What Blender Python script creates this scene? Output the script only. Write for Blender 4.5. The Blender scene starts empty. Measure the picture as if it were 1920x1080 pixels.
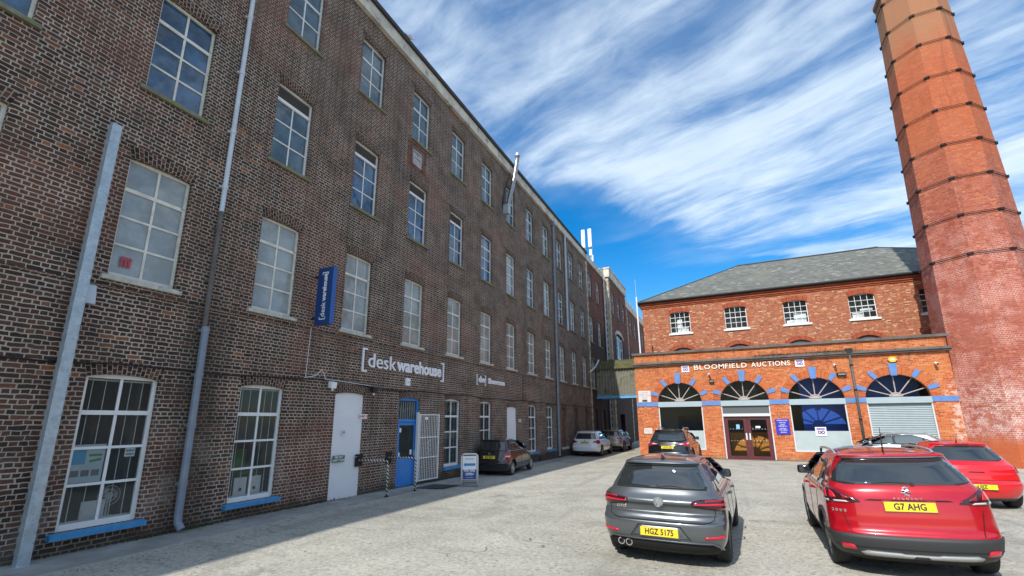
import bpy, bmesh, math, random
from mathutils import Vector, Matrix, noise as mnoise
from mathutils.geometry import delaunay_2d_cdt
R=math.radians
random.seed(7)
S=bpy.context.scene
COL=S.collection
# ------------------------------------------------------------------ camera
cd=bpy.data.cameras.new("camera"); cam=bpy.data.objects.new("camera",cd); COL.objects.link(cam); S.camera=cam
cd.sensor_width=36; cd.lens=842/1920*36; cd.shift_y=56/1920; cd.clip_start=.05; cd.clip_end=3000
p,r,a=R(12.895),R(-.37),R(24.93)
fh=Vector((-math.sin(a),math.cos(a),0)); X=Vector((math.cos(a),math.sin(a),0)); Z=Vector((0,0,1))
N=fh*math.cos(p)+Z*math.sin(p); U=-fh*math.sin(p)+Z*math.cos(p)
Rr=X*math.cos(r)+U*math.sin(r); Uu=-X*math.sin(r)+U*math.cos(r)
cam.matrix_world=Matrix(((Rr.x,Uu.x,-N.x,0),(Rr.y,Uu.y,-N.y,0),(Rr.z,Uu.z,-N.z,2.05),(0,0,0,1)))
# ------------------------------------------------------------------ sun, sky
SUN=Vector((-.145,-1.0,1.02)).normalized()
sl=bpy.data.lights.new("sun","SUN"); sl.energy=3.75; sl.angle=R(.53); sl.color=(1,.955,.88)
so=bpy.data.objects.new("sun",sl); COL.objects.link(so); so.rotation_euler=SUN.to_track_quat('Z','Y').to_euler(); so.location=(-5,-30,40)
W=bpy.data.worlds.new("World"); S.world=W; W.use_nodes=True
class NT:
    def __init__(s,t): s.t=t
    def n(s,typ,**k):
        o=s.t.nodes.new(typ)
        for q,v in k.items():
            if q in o.inputs.keys(): s.set(o.inputs[q],v)
            else: setattr(o,q,v)
        return o
    def set(s,i,v):
        if isinstance(v,bpy.types.NodeSocket): s.t.links.new(v,i)
        elif isinstance(v,(tuple,list)) and len(v)==3 and i.type=='RGBA': i.default_value=(*v,1)
        else: i.default_value=v
    def L(s,a,b): s.t.links.new(a,b)
    def math(s,op,a,b=0,c=None,clamp=False):
        o=s.t.nodes.new('ShaderNodeMath'); o.operation=op; o.use_clamp=clamp
        s.set(o.inputs[0],a); s.set(o.inputs[1],b)
        if c is not None: s.set(o.inputs[2],c)
        return o.outputs[0]
    def mix(s,f,a,b,mode='MIX'):
        o=s.t.nodes.new('ShaderNodeMix'); o.data_type='RGBA'; o.blend_type=mode
        s.set(o.inputs[0],f)
        for i,v in ((6,a),(7,b)): s.set(o.inputs[i],v)
        return o.outputs[2]
    def ramp(s,f,stops,interp='LINEAR'):
        o=s.t.nodes.new('ShaderNodeValToRGB'); o.color_ramp.interpolation=interp
        e=o.color_ramp.elements
        while len(e)<len(stops): e.new(.5)
        for q,(ps,c) in zip(e,stops):
            q.position=ps; q.color=(*c,1) if isinstance(c,(tuple,list)) else (c,c,c,1)
        s.set(o.inputs[0],f); return o.outputs[0]
    def noise(s,vec,scale,detail=4,rough=.55,dist=0,dim='3D'):
        o=s.n('ShaderNodeTexNoise',noise_dimensions=dim); s.set(o.inputs['Vector'],vec)
        o.inputs['Scale'].default_value=scale;o.inputs['Detail'].default_value=detail;o.inputs['Roughness'].default_value=rough;o.inputs['Distortion'].default_value=dist
        return o.outputs[0]
    def stretch(s,g,sc):
        mp=s.n('ShaderNodeMapping'); s.L(g,mp.inputs[0]); mp.inputs['Scale'].default_value=sc; return mp.outputs[0]
    def smooth(s,v,a,b,lo=0,hi=1):
        o=s.n('ShaderNodeMapRange',interpolation_type='SMOOTHSTEP'); s.set(o.inputs[0],v)
        for i,q in zip((1,2,3,4),(a,b,lo,hi)): o.inputs[i].default_value=q
        return o.outputs[0]
def world():
    T=NT(W.node_tree); T.t.nodes.clear()
    sky=T.n('ShaderNodeTexSky',sky_type='NISHITA',sun_disc=False,sun_elevation=R(45.3),sun_rotation=R(188.2),altitude=20,air_density=1.0,dust_density=.6,ozone_density=2.2)
    hs=T.n('ShaderNodeHueSaturation'); T.L(sky.outputs[0],hs.inputs['Color']); hs.inputs['Saturation'].default_value=1.5; hs.inputs['Value'].default_value=1.0
    tc=T.n('ShaderNodeTexCoord'); sp=T.n('ShaderNodeSeparateXYZ'); T.L(tc.outputs['Generated'],sp.inputs[0])
    z=T.math('MAXIMUM',sp.outputs[2],.05)
    px=T.math('DIVIDE',sp.outputs[0],z); py=T.math('DIVIDE',sp.outputs[1],z)
    # streak axes: along d=(-.93,.37), across e=(.37,.93)
    al=T.math('ADD',T.math('MULTIPLY',px,-.93),T.math('MULTIPLY',py,.37))
    ac=T.math('ADD',T.math('MULTIPLY',px,.37),T.math('MULTIPLY',py,.93))
    def vec(x,y,zz=0):
        c=T.n('ShaderNodeCombineXYZ'); T.set(c.inputs[0],x);T.set(c.inputs[1],y);T.set(c.inputs[2],zz); return c.outputs[0]
    wob=T.math('MULTIPLY',T.math('SUBTRACT',T.noise(vec(al,ac,3.3),.8,2),.5),.55)
    ac2=T.math('ADD',ac,wob)
    st=T.noise(vec(T.math('MULTIPLY',al,.5),T.math('MULTIPLY',ac2,2.5),1.7),1.15,5,.54,.15)
    fine=T.noise(vec(T.math('MULTIPLY',al,2.3),T.math('MULTIPLY',ac2,4.4),5.1),2.3,6,.62,.35)
    big=T.noise(vec(al,ac,9.2),.55,2,.5)
    fil=T.noise(vec(T.math('MULTIPLY',al,1.0),T.math('MULTIPLY',ac2,9.0),8.4),1.6,5,.65,.2)
    d=T.math('ADD',T.math('ADD',T.math('ADD',T.math('MULTIPLY',st,.66),T.math('MULTIPLY',fine,.24)),T.math('MULTIPLY',big,.3)),T.math('MULTIPLY',T.math('SUBTRACT',fil,.5),.11))
    # clear gap low in front: beyond the line from (-.73,1.5) to (.25,3.1)
    gap=T.math('SUBTRACT',T.math('SUBTRACT',py,1.78),T.math('MULTIPLY',T.math('ADD',px,.73),1.55))
    gap=T.math('ADD',gap,T.math('MULTIPLY',T.math('SUBTRACT',st,.5),2.2))
    g=T.smooth(gap,-.55,.55)
    dens=T.smooth(T.math('SUBTRACT',d,T.math('MULTIPLY',g,.5)),.465,.74)
    # broad milky veil overhead
    veil=T.math('MULTIPLY',T.smooth(T.noise(vec(al,ac,2.2),.9,4,.6),.3,.75),T.math('SUBTRACT',1,g))
    dens=T.math('ADD',T.math('MULTIPLY',dens,.66),T.math('MULTIPLY',veil,.32),clamp=True)
    hz=T.smooth(sp.outputs[2],.0,.16)
    dens=T.math('MULTIPLY',dens,hz)
    col=T.mix(dens,hs.outputs[0],(4.7,5.5,6.2))
    bg=T.n('ShaderNodeBackground'); T.L(col,bg.inputs[0]); bg.inputs[1].default_value=.15
    o=T.n('ShaderNodeOutputWorld'); T.L(bg.outputs[0],o.inputs[0])
world()
S.view_settings.view_transform='Standard'; S.view_settings.look='None'; S.view_settings.exposure=.36; S.view_settings.gamma=1
S.render.engine='CYCLES'
S.cycles.max_bounces=7; S.cycles.transparent_max_bounces=10
# ------------------------------------------------------------------ materials
def newmat(name):
    m=bpy.data.materials.new(name); m.use_nodes=True; T=NT(m.node_tree); b=m.node_tree.nodes['Principled BSDF']
    return m,T,b
def mat(name,col,rough=.6,metal=0,spec=.5,coat=0,var=0,vs=3,bump=0,bs=40,dirt=None,emit=None,rv=0):
    m,T,b=newmat(name); b.inputs['Roughness'].default_value=rough; b.inputs['Metallic'].default_value=metal
    b.inputs['Specular IOR Level'].default_value=spec; b.inputs['Coat Weight'].default_value=coat; b.inputs['Coat Roughness'].default_value=.03
    c=(*col,1)
    if var or dirt or bump or rv: tc=T.n('ShaderNodeTexCoord').outputs['Object']
    if var:
        n=T.noise(tc,vs,5,.62); v=T.smooth(n,.25,.75,1-var,1+var*.7)
        hs=T.n('ShaderNodeHueSaturation'); hs.inputs['Color'].default_value=c; T.L(v,hs.inputs['Value']); c=hs.outputs[0]
    if dirt:
        n=T.noise(tc,dirt[1],6,.66); c=T.mix(T.smooth(n,dirt[2],dirt[2]+.14),c if not isinstance(c,tuple) else col,dirt[0])
    if isinstance(c,tuple): b.inputs['Base Color'].default_value=c
    else: T.L(c,b.inputs['Base Color'])
    if rv: T.L(T.smooth(T.noise(tc,vs*2,4),.3,.7,rough-rv,rough+rv),b.inputs['Roughness'])
    if bump:
        bp=T.n('ShaderNodeBump'); bp.inputs['Strength'].default_value=bump; bp.inputs['Distance'].default_value=.01
        T.L(T.noise(tc,bs,4,.6),bp.inputs['Height']); T.L(bp.outputs[0],b.inputs['Normal'])
    if emit: b.inputs['Emission Color'].default_value=(*col,1); b.inputs['Emission Strength'].default_value=emit
    return m
def glass(name,tint,trans=.75,rough=.02,wob=.03,var=0):
    m,T,b=newmat(name)
    b.inputs['Base Color'].default_value=(*tint,1); b.inputs['Roughness'].default_value=rough; b.inputs['Specular IOR Level'].default_value=.9
    tc=T.n('ShaderNodeTexCoord').outputs['Object']
    if var:
        g=T.n('ShaderNodeNewGeometry').outputs['Position']; T.L(T.mix(T.smooth(T.noise(g,1.3,5,.65),.35,.68),tuple(q*(1-var) for q in tint),tuple(min(1,q*(1+var)) for q in tint)),b.inputs['Base Color'])
    if wob:
        bp=T.n('ShaderNodeBump'); bp.inputs['Strength'].default_value=wob; bp.inputs['Distance'].default_value=.1
        T.L(T.noise(tc,1.7,2,.5),bp.inputs['Height']); T.L(bp.outputs[0],b.inputs['Normal'])
    if trans:
        tr=T.n('ShaderNodeBsdfTransparent'); tr.inputs[0].default_value=(.93,.96,.95,1)
        ge=T.n('ShaderNodeNewGeometry'); dt=T.n('ShaderNodeVectorMath',operation='DOT_PRODUCT'); T.L(ge.outputs['Incoming'],dt.inputs[0]); T.L(ge.outputs['Normal'],dt.inputs[1])
        fr=T.math('MULTIPLY',T.math('POWER',T.math('SUBTRACT',1,T.math('ABSOLUTE',dt.outputs['Value'])),4),.9)
        f=T.math('MULTIPLY',T.math('SUBTRACT',1,fr),trans)
        ms=T.n('ShaderNodeMixShader'); T.L(f,ms.inputs[0]); T.L(b.outputs[0],ms.inputs[1]); T.L(tr.outputs[0],ms.inputs[2])
        T.L(ms.outputs[0],m.node_tree.nodes['Material Output'].inputs[0])
    return m
def brickmat(name,stops,mortar,bw=.225,rh=.075,ms=.010,sq=.5,sqf=4,distort=.006,patch=None,stain=None,white=None,mvar=.35,bump=.8,gain=1,lf=.55,uvs=1):
    """patch=(colour,scale,threshold,amount) broad tint;  white=[(fn of T,position)->mask] for salts"""
    m,T,b=newmat(name); b.inputs['Roughness'].default_value=.9; b.inputs['Specular IOR Level'].default_value=.25
    uv=T.n('ShaderNodeTexCoord').outputs['UV']
    nd=T.n('ShaderNodeTexNoise'); T.L(uv,nd.inputs['Vector']); nd.inputs['Scale'].default_value=7; nd.inputs['Detail'].default_value=3
    sub=T.n('ShaderNodeVectorMath',operation='SUBTRACT'); T.L(nd.outputs['Color'],sub.inputs[0]); sub.inputs[1].default_value=(.5,.5,.5)
    sc=T.n('ShaderNodeVectorMath',operation='SCALE'); T.L(sub.outputs[0],sc.inputs[0]); sc.inputs['Scale'].default_value=distort*4
    ad=T.n('ShaderNodeVectorMath',operation='ADD'); T.L(uv,ad.inputs[0]); T.L(sc.outputs[0],ad.inputs[1])
    br=T.n('ShaderNodeTexBrick',offset=.5,offset_frequency=2,squash=sq,squash_frequency=sqf)
    T.L(ad.outputs[0],br.inputs['Vector']); br.inputs['Scale'].default_value=uvs
    br.inputs['Color1'].default_value=(0,0,0,1); br.inputs['Color2'].default_value=(1,1,1,1); br.inputs['Mortar'].default_value=(.5,.5,.5,1)
    br.inputs['Mortar Smooth'].default_value=.25; br.inputs['Bias'].default_value=0
    br.inputs['Brick Width'].default_value=bw; br.inputs['Row Height'].default_value=rh
    T.L(T.smooth(T.noise(uv,1.3,3),.3,.7,ms*.75,ms*1.35),br.inputs['Mortar Size'])
    rnd=T.math('ADD',br.outputs['Color'],T.math('MULTIPLY',T.math('SUBTRACT',T.noise(uv,.55,3,.6),.5),lf),clamp=True)
    c=T.ramp(rnd,stops)
    c=T.mix(.75,c,T.ramp(T.noise(uv,26,5,.65),[(.25,.55),(.75,1.3)]),'MULTIPLY')
    geo=T.n('ShaderNodeNewGeometry').outputs['Position']
    if patch:
        for (pc,ps,pt,pa) in patch:
            f=T.math('MULTIPLY',T.smooth(T.noise(geo,ps,4,.6),pt,pt+.16),pa); c=T.mix(f,c,pc)
    mc=T.mix(T.smooth(T.noise(uv,2.1,4,.6),.3,.7),tuple(q*(1-mvar) for q in mortar),mortar)
    mc=T.mix(T.smooth(T.noise(uv,30,3,.6),.3,.7,0,.25),mc,tuple(q*.5 for q in mortar))
    c=T.mix(br.outputs['Fac'],c,mc)
    if stain:
        for (pc,vec,pt,pa) in stain:
            mp=T.n('ShaderNodeMapping'); T.L(geo,mp.inputs[0]); mp.inputs['Scale'].default_value=vec
            f=T.math('MULTIPLY',T.smooth(T.noise(mp.outputs[0],1,5,.62),pt,pt+.2),pa); c=T.mix(f,c,pc)
    if white:
        sp=T.n('ShaderNodeSeparateXYZ'); T.L(geo,sp.inputs[0])
        for fn,wc,*jt in white:
            f=fn(T,sp.outputs,geo,uv)
            if jt: f=T.math('MULTIPLY',f,T.math('ADD',jt[0],T.math('MULTIPLY',br.outputs['Fac'],1-jt[0])))
            c=T.mix(f,c,wc)
    if gain!=1:
        c=T.mix(1,c,gain if isinstance(gain,tuple) else (gain,gain,gain),'MULTIPLY')
    T.L(c,b.inputs['Base Color'])
    bp=T.n('ShaderNodeBump'); bp.inputs['Strength'].default_value=bump; bp.inputs['Distance'].default_value=.012
    h=T.math('SUBTRACT',T.math('MULTIPLY',T.noise(uv,35,4,.6),.35),T.math('MULTIPLY',br.outputs['Fac'],1))
    T.L(h,bp.inputs['Height']); T.L(bp.outputs[0],b.inputs['Normal'])
    return m
# ------------------------------------------------------------------ mesh helpers
class B:
    def __init__(s): s.v=[];s.f=[];s.m=[];s.uvs=[]
    def add(s,pts,m=0,uv=None):
        i=len(s.v); s.v+= [tuple(q) for q in pts]; s.f.append(tuple(range(i,i+len(pts)))); s.m.append(m); s.uvs.append(uv)
    def box(s,x0,x1,y0,y1,z0,z1,m=0,skip=''):
        i=len(s.v); s.v+=[(x0,y0,z0),(x1,y0,z0),(x1,y1,z0),(x0,y1,z0),(x0,y0,z1),(x1,y0,z1),(x1,y1,z1),(x0,y1,z1)]
        for nme,q in (('b',(3,2,1,0)),('t',(4,5,6,7)),('s',(0,1,5,4)),('e',(1,2,6,5)),('n',(2,3,7,6)),('w',(3,0,4,7))):
            if nme in skip: continue
            s.f.append(tuple(i+k for k in q)); s.m.append(m); s.uvs.append(None)
    def tube(s,pts,r,n=8,m=0,cap=True,rr=None):
        pts=[Vector(q) for q in pts]; base=len(s.v)
        for k,q in enumerate(pts):
            d=(pts[min(k+1,len(pts)-1)]-pts[max(k-1,0)]).normalized()
            a=Vector((0,0,1)) if abs(d.z)<.9 else Vector((1,0,0)); u=d.cross(a).normalized(); w=d.cross(u)
            rad=rr[k] if rr else r
            for j in range(n):
                t=2*math.pi*j/n; s.v.append(tuple(q+(u*math.cos(t)+w*math.sin(t))*rad))
        for k in range(len(pts)-1):
            for j in range(n):
                a0=base+k*n+j;b0=base+k*n+(j+1)%n
                s.f.append((a0,a0+n,b0+n,b0));s.m.append(m);s.uvs.append(None)
        if cap:
            s.f.append(tuple(base+j for j in range(n)));s.m.append(m);s.uvs.append(None)
            s.f.append(tuple(base+(len(pts)-1)*n+j for j in reversed(range(n))));s.m.append(m);s.uvs.append(None)
    def prism(s,poly,fn,d0,d1,m=0,uvf=None):
        """poly 2D outline (ccw seen from outside), fn(u,v,d)->xyz, d=depth; front at d0"""
        n=len(poly); s.add([fn(u,v,d0) for u,v in poly],m)
        s.add([fn(u,v,d1) for u,v in reversed(poly)],m)
        for k in range(n):
            a0=poly[k];b0=poly[(k+1)%n]; s.add([fn(*a0,d0),fn(*a0,d1),fn(*b0,d1),fn(*b0,d0)],m)
    def mesh(s,name,mats,smooth=False,uv=False,weld=False):
        me=bpy.data.meshes.new(name); me.from_pydata(s.v,[],s.f)
        for q in (mats if isinstance(mats,(list,tuple)) else [mats]): me.materials.append(q)
        me.polygons.foreach_set('material_index',s.m)
        if uv:
            l=me.uv_layers.new(name='UVMap')
            for pl,u in zip(me.polygons,s.uvs):
                if u:
                    for li,q in zip(pl.loop_indices,u): l.data[li].uv=q
                else:
                    n=pl.normal
                    for li in pl.loop_indices:
                        c=me.vertices[me.loops[li].vertex_index].co
                        if abs(n.z)>.75: l.data[li].uv=(c.x,c.y)
                        else:
                            h=math.hypot(n.x,n.y); l.data[li].uv=((-n.y*c.x+n.x*c.y)/h,c.z)
        if weld:
            bm=bmesh.new(); bm.from_mesh(me); bmesh.ops.remove_doubles(bm,verts=bm.verts,dist=1e-4); bmesh.ops.recalc_face_normals(bm,faces=bm.faces); bm.to_mesh(me); bm.free()
        if smooth: me.polygons.foreach_set('use_smooth',[True]*len(me.polygons))
        me.update(); return me
    def obj(s,name,mats,parent=None,loc=(0,0,0),rz=0,bevel=0,**k):
        return link(name,s.mesh(name,mats,**k),parent,loc,rz,bevel)
def link(name,me,parent=None,loc=(0,0,0),rz=0,bevel=0):
    o=bpy.data.objects.new(name,me); COL.objects.link(o); o.parent=parent; o.location=loc; o.rotation_euler=(0,0,rz)
    if bevel:
        b=o.modifiers.new('b','BEVEL'); b.width=bevel; b.segments=2; b.limit_method='ANGLE'
    return o
def thing(name,label,cat,loc=(0,0,0),rz=0,group=None):
    o=bpy.data.objects.new(name,None); COL.objects.link(o); o.location=loc; o.rotation_euler=(0,0,rz); o.empty_display_size=.2
    return tag(o,label,cat,group)
def tag(o,label,cat,group=None):
    o['label']=label;o['category']=cat
    if group:o['group']=group
    return o
def struct(o,kind='structure'): o['kind']=kind; return o
def text(name,s,size,m,parent,loc,face='S',ext=.01,bold=0,sx=1,align='CENTER',sp=1,loc_rot=None,shear=0,fit=None,fh=None):
    c=bpy.data.curves.new(name,'FONT'); c.body=s; c.size=size; c.extrude=ext; c.offset=bold; c.align_x=align; c.align_y='CENTER'; c.space_character=sp; c.shear=shear; c.resolution_u=3
    t=bpy.data.objects.new(name,c); COL.objects.link(t)
    me=bpy.data.meshes.new_from_object(t.evaluated_get(bpy.context.evaluated_depsgraph_get())); bpy.data.objects.remove(t); bpy.data.curves.remove(c)
    me.name=name; me.materials.clear(); me.materials.append(m)
    o=bpy.data.objects.new(name,me); COL.objects.link(o); o.parent=parent
    if fit:
        xs=[v.co.x for v in me.vertices]; ys=[v.co.y for v in me.vertices]; k=fit/(max(xs)-min(xs)); x0=min(xs) if align=='LEFT' else (min(xs)+max(xs))/2
        for v in me.vertices: v.co.x=(v.co.x-x0)*k
    if fh:
        ys=[v.co.y for v in me.vertices]; k=fh/(max(ys)-min(ys)); y0=min(ys)
        for v in me.vertices: v.co.y=(v.co.y-y0)*k
    rot={'S':Matrix.Rotation(R(90),4,'X'),'E':Matrix.Rotation(R(90),4,'Z')@Matrix.Rotation(R(90),4,'X'),'SV':Matrix.Rotation(R(90),4,'X')@Matrix.Rotation(R(90),4,'Z')}[face]
    o.matrix_local=Matrix.Translation(loc)@(loc_rot or Matrix())@rot@Matrix.Diagonal((sx,1,1,1))
    return o
def gz(x,y):
    t=min(1,max(0,(-x-3.5)/3.5)); t=t*t*(3-2*t)
    z=-.0125*min(24,max(0,y-8))*t
    q=min(1,max(0,(x-.7)/2.7)); w=min(1,max(0,(15-y)/4)); w=w*w*(3-2*w)
    return z+.13*q*w
# ---- wall with real openings. place(u,v,d)->xyz, d = depth into the wall
def otop(o,u):
    if o.get('semi'):
        c=(o['u0']+o['u1'])/2; h=(o['u1']-o['u0'])/2; q=max(0,1-((u-c)/h)**2); return o['v1']+o['semi']*math.sqrt(q)
    if o.get('rise'):
        c=(o['u0']+o['u1'])/2; h=(o['u1']-o['u0'])/2; return o['v1']+o['rise']*(1-((u-c)/h)**2)
    return o['v1']
def wall(b,u0,u1,v0,v1,ops,place,depth=.15,m=0):
    us={u0,u1}
    for o in ops:
        n=24 if o.get('semi') else (6 if o.get('rise') else 1)
        for k in range(n+1):
            if o.get('semi'): c=(o['u0']+o['u1'])/2;h=(o['u1']-o['u0'])/2; us.add(round(c-h*math.cos(math.pi*k/n),5))
            else: us.add(round(o['u0']+(o['u1']-o['u0'])*k/n,5))
    us=sorted(us)
    for a,c in zip(us,us[1:]):
        if c-a<1e-4: continue
        mid=(a+c)/2; st=sorted([o for o in ops if o['u0']-1e-4<mid<o['u1']+1e-4],key=lambda o:o['v0'])
        la=lc=v0
        for o in st:
            if o['v0']>v0+1e-4: b.add([place(a,la,0),place(c,lc,0),place(c,o['v0'],0),place(a,o['v0'],0)],m,[(a,la),(c,lc),(c,o['v0']),(a,o['v0'])])
            ta,tc=otop(o,a),otop(o,c); dd=o.get('depth',depth)
            b.add([place(a,ta,0),place(c,tc,0),place(c,tc,dd),place(a,ta,dd)],m,[(a,ta),(c,tc),(c,tc+dd),(a,ta+dd)])
            if o['v0']>v0+1e-4: b.add([place(a,o['v0'],dd),place(c,o['v0'],dd),place(c,o['v0'],0),place(a,o['v0'],0)],m)
            la,lc=ta,tc
        b.add([place(a,la,0),place(c,lc,0),place(c,v1,0),place(a,v1,0)],m,[(a,la),(c,lc),(c,v1),(a,v1)])
    for o in ops:
        dd=o.get('depth',depth)
        for u,sg in ((o['u0'],1),(o['u1'],-1)):
            t=o['v1']; q=[(u,o['v0'],0),(u,t,0),(u,t,dd),(u,o['v0'],dd)]
            if sg<0: q=q[::-1]
            b.add([place(*k) for k in q],m,[(k[0]+k[2]*sg,k[1]) for k in q])
def archband(place,c,hw,v1,rise,th,semi=False,n=12,wid=0,off=-.004):
    """soldier / voussoir course over an opening; u along arc, v across"""
    b=B(); pts=[]
    o={'u0':c-hw,'u1':c+hw,'v1':v1}; o['semi' if semi else 'rise']=rise
    if semi: us=[c-hw*math.cos(math.pi*k/n) for k in range(n+1)]
    else: us=[c-hw-wid+(2*hw+2*wid)*k/n for k in range(n+1)]
    inn=[];out=[]
    for u in us:
        if semi:
            t=math.acos(max(-1,min(1,(c-u)/hw))); iu,iv=u,v1+rise*math.sin(t); inn.append((iu,iv)); out.append((c-(hw+th)*math.cos(t),v1+(rise+th)*math.sin(t)))
        else:
            q=(u-c)/(hw+wid); iv=v1+rise*(1-q*q*1.0); inn.append((u,iv)); out.append((u+q*th*.28,iv+th))
    s=0
    for k in range(n):
        ds=math.dist(out[k],out[k+1])*.5+math.dist(inn[k],inn[k+1])*.5
        b.add([place(*inn[k],off),place(*inn[k+1],off),place(*out[k+1],off),place(*out[k],off)],0,[(0,s),(0,s+ds),(th,s+ds),(th,s)])
        b.add([place(*out[k],off),place(*out[k+1],off),place(*out[k+1],.01),place(*out[k],.01)],0,[(th,s),(th,s+ds),(th,s+ds),(th,s)])
        b.add([place(*inn[k],.01),place(*inn[k+1],.01),place(*inn[k+1],off),place(*inn[k],off)],0,[(0,s),(0,s+ds),(0,s+ds),(0,s)])
        s+=ds
    return b
# ------------------------------------------------------------------ material library
def gt(T,v,a,b): return T.smooth(v,a,b)
MILL=brickmat("mill_brick",[(0,(.05,.037,.034)),(.3,(.072,.048,.041)),(.6,(.104,.062,.050)),(.88,(.135,.074,.056)),(.97,(.18,.085,.058)),(1,(.32,.13,.065))],(.58,.52,.45),ms=.0105,gain=(.86,.80,.75),distort=.010,bw=.22,rh=.078,sq=.5,sqf=2,lf=.4,
  patch=[((.21,.08,.055),.42,.50,.6),((.05,.046,.05),.3,.52,.4),((.26,.09,.05),1.3,.66,.4)],
  stain=[((.06,.05,.043),(1.2,1.2,.22),.52,.38),((.035,.032,.03),(2.6,2.6,.12),.62,.45),((.06,.065,.04),(.9,.9,.6),.66,.35)],
  white=[(lambda T,s,g,uv:T.math('MULTIPLY',T.math('MULTIPLY',T.smooth(T.math('ABSOLUTE',T.math('SUBTRACT',T.math('ADD',s[1],T.math('MULTIPLY',T.noise(g,1.5,4),.6)),6.05)),.75,.1),T.smooth(s[2],6.5,3)),.55),(.035,.036,.03)),
         (lambda T,s,g,uv:T.math('MULTIPLY',T.math('MULTIPLY',T.smooth(s[2],2.6,.4),T.smooth(T.noise(g,1.1,6,.72),.48,.66)),.42),(.36,.34,.31)),
         (lambda T,s,g,uv:T.math('MULTIPLY',T.smooth(T.math('ADD',s[2],T.math('MULTIPLY',T.noise(g,2.2,3),.35)),.5,.2),.7),(.05,.052,.04))])
MILLARCH=brickmat("soldier_brick",[(0,(.03,.02,.02)),(.4,(.06,.035,.032)),(.8,(.12,.055,.045)),(1,(.2,.08,.055))],(.42,.37,.3),bw=.115,gain=(.98,.92,.86),rh=.075,ms=.008,sq=1,sqf=2,distort=.004)
REDMILL=brickmat("red_warehouse_brick",[(0,(.12,.035,.025)),(.5,(.19,.055,.04)),(1,(.27,.085,.05))],(.25,.2,.17),ms=.006,
  stain=[((.05,.03,.028),(.8,.8,.25),.5,.5)],white=[(lambda T,s,g,uv:T.math('MULTIPLY',T.smooth(T.math('ADD',s[2],T.math('MULTIPLY',T.noise(g,.5,3),3)),12.6,10.2),.8),(.045,.036,.033))])
AUC=brickmat("speckled_red_brick",[(0,(.31,.085,.045)),(.35,(.41,.12,.06)),(.62,(.48,.15,.075)),(.88,(.55,.2,.1)),(.94,(.6,.34,.2)),(1,(.66,.44,.3))],(.5,.3,.19),ms=.0075,sq=.5,sqf=2,distort=.004,lf=.12,
  patch=[((.46,.13,.065),.5,.5,.3)],stain=[((.16,.1,.07),(.35,.35,2.2),.68,.5)])
EXT=brickmat("orange_brick",[(0,(.40,.085,.028)),(.4,(.55,.13,.042)),(.8,(.64,.18,.06)),(1,(.7,.26,.11))],(.68,.36,.2),ms=.0075,sq=.5,sqf=3,distort=.004,mvar=.2,
  patch=[((.60,.2,.05),.8,.52,.5)],
  stain=[((.3,.17,.06),(.5,.5,1.1),.6,.4)],
  white=[(lambda T,s,g,uv:T.math('MULTIPLY',T.smooth(T.math('ADD',T.noise(g,3.2,5,.7),T.math('MULTIPLY',T.math('SUBTRACT',T.smooth(s[0],8.4,9.4),1),.6)),.42,.55),T.smooth(s[2],3.8,3.2)),(.78,.66,.6),.45),
         (lambda T,s,g,uv:T.math('MULTIPLY',T.math('MULTIPLY',T.smooth(T.noise(T.stretch(g,(5,5,.35)),1,4,.6),.5,.68),T.smooth(s[2],4.2,5.1)),.55),(.16,.085,.045)),
         (lambda T,s,g,uv:T.math('MULTIPLY',T.smooth(T.noise(g,4.5,5,.75),.64,.72),.7),(.72,.56,.46),.2),
         (lambda T,s,g,uv:T.math('MULTIPLY',T.smooth(T.math('ADD',s[2],T.math('MULTIPLY',T.noise(g,2.2,3),.35)),.42,.2),.6),(.2,.19,.1))])
EXTARCH=brickmat("arch_brick",[(0,(.38,.075,.02)),(.5,(.5,.11,.03)),(1,(.56,.16,.05))],(.6,.3,.16),bw=.24,rh=.075,ms=.006,sq=1,sqf=2,distort=.003,bump=.4)
AUCARCH=brickmat("red_arch_brick",[(0,(.3,.055,.025)),(1,(.46,.1,.04))],(.4,.2,.12),bw=.24,rh=.075,ms=.005,sq=1,sqf=2,distort=.003,bump=.4)
def chz(a,b): return lambda T,s,g,uv:0
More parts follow.
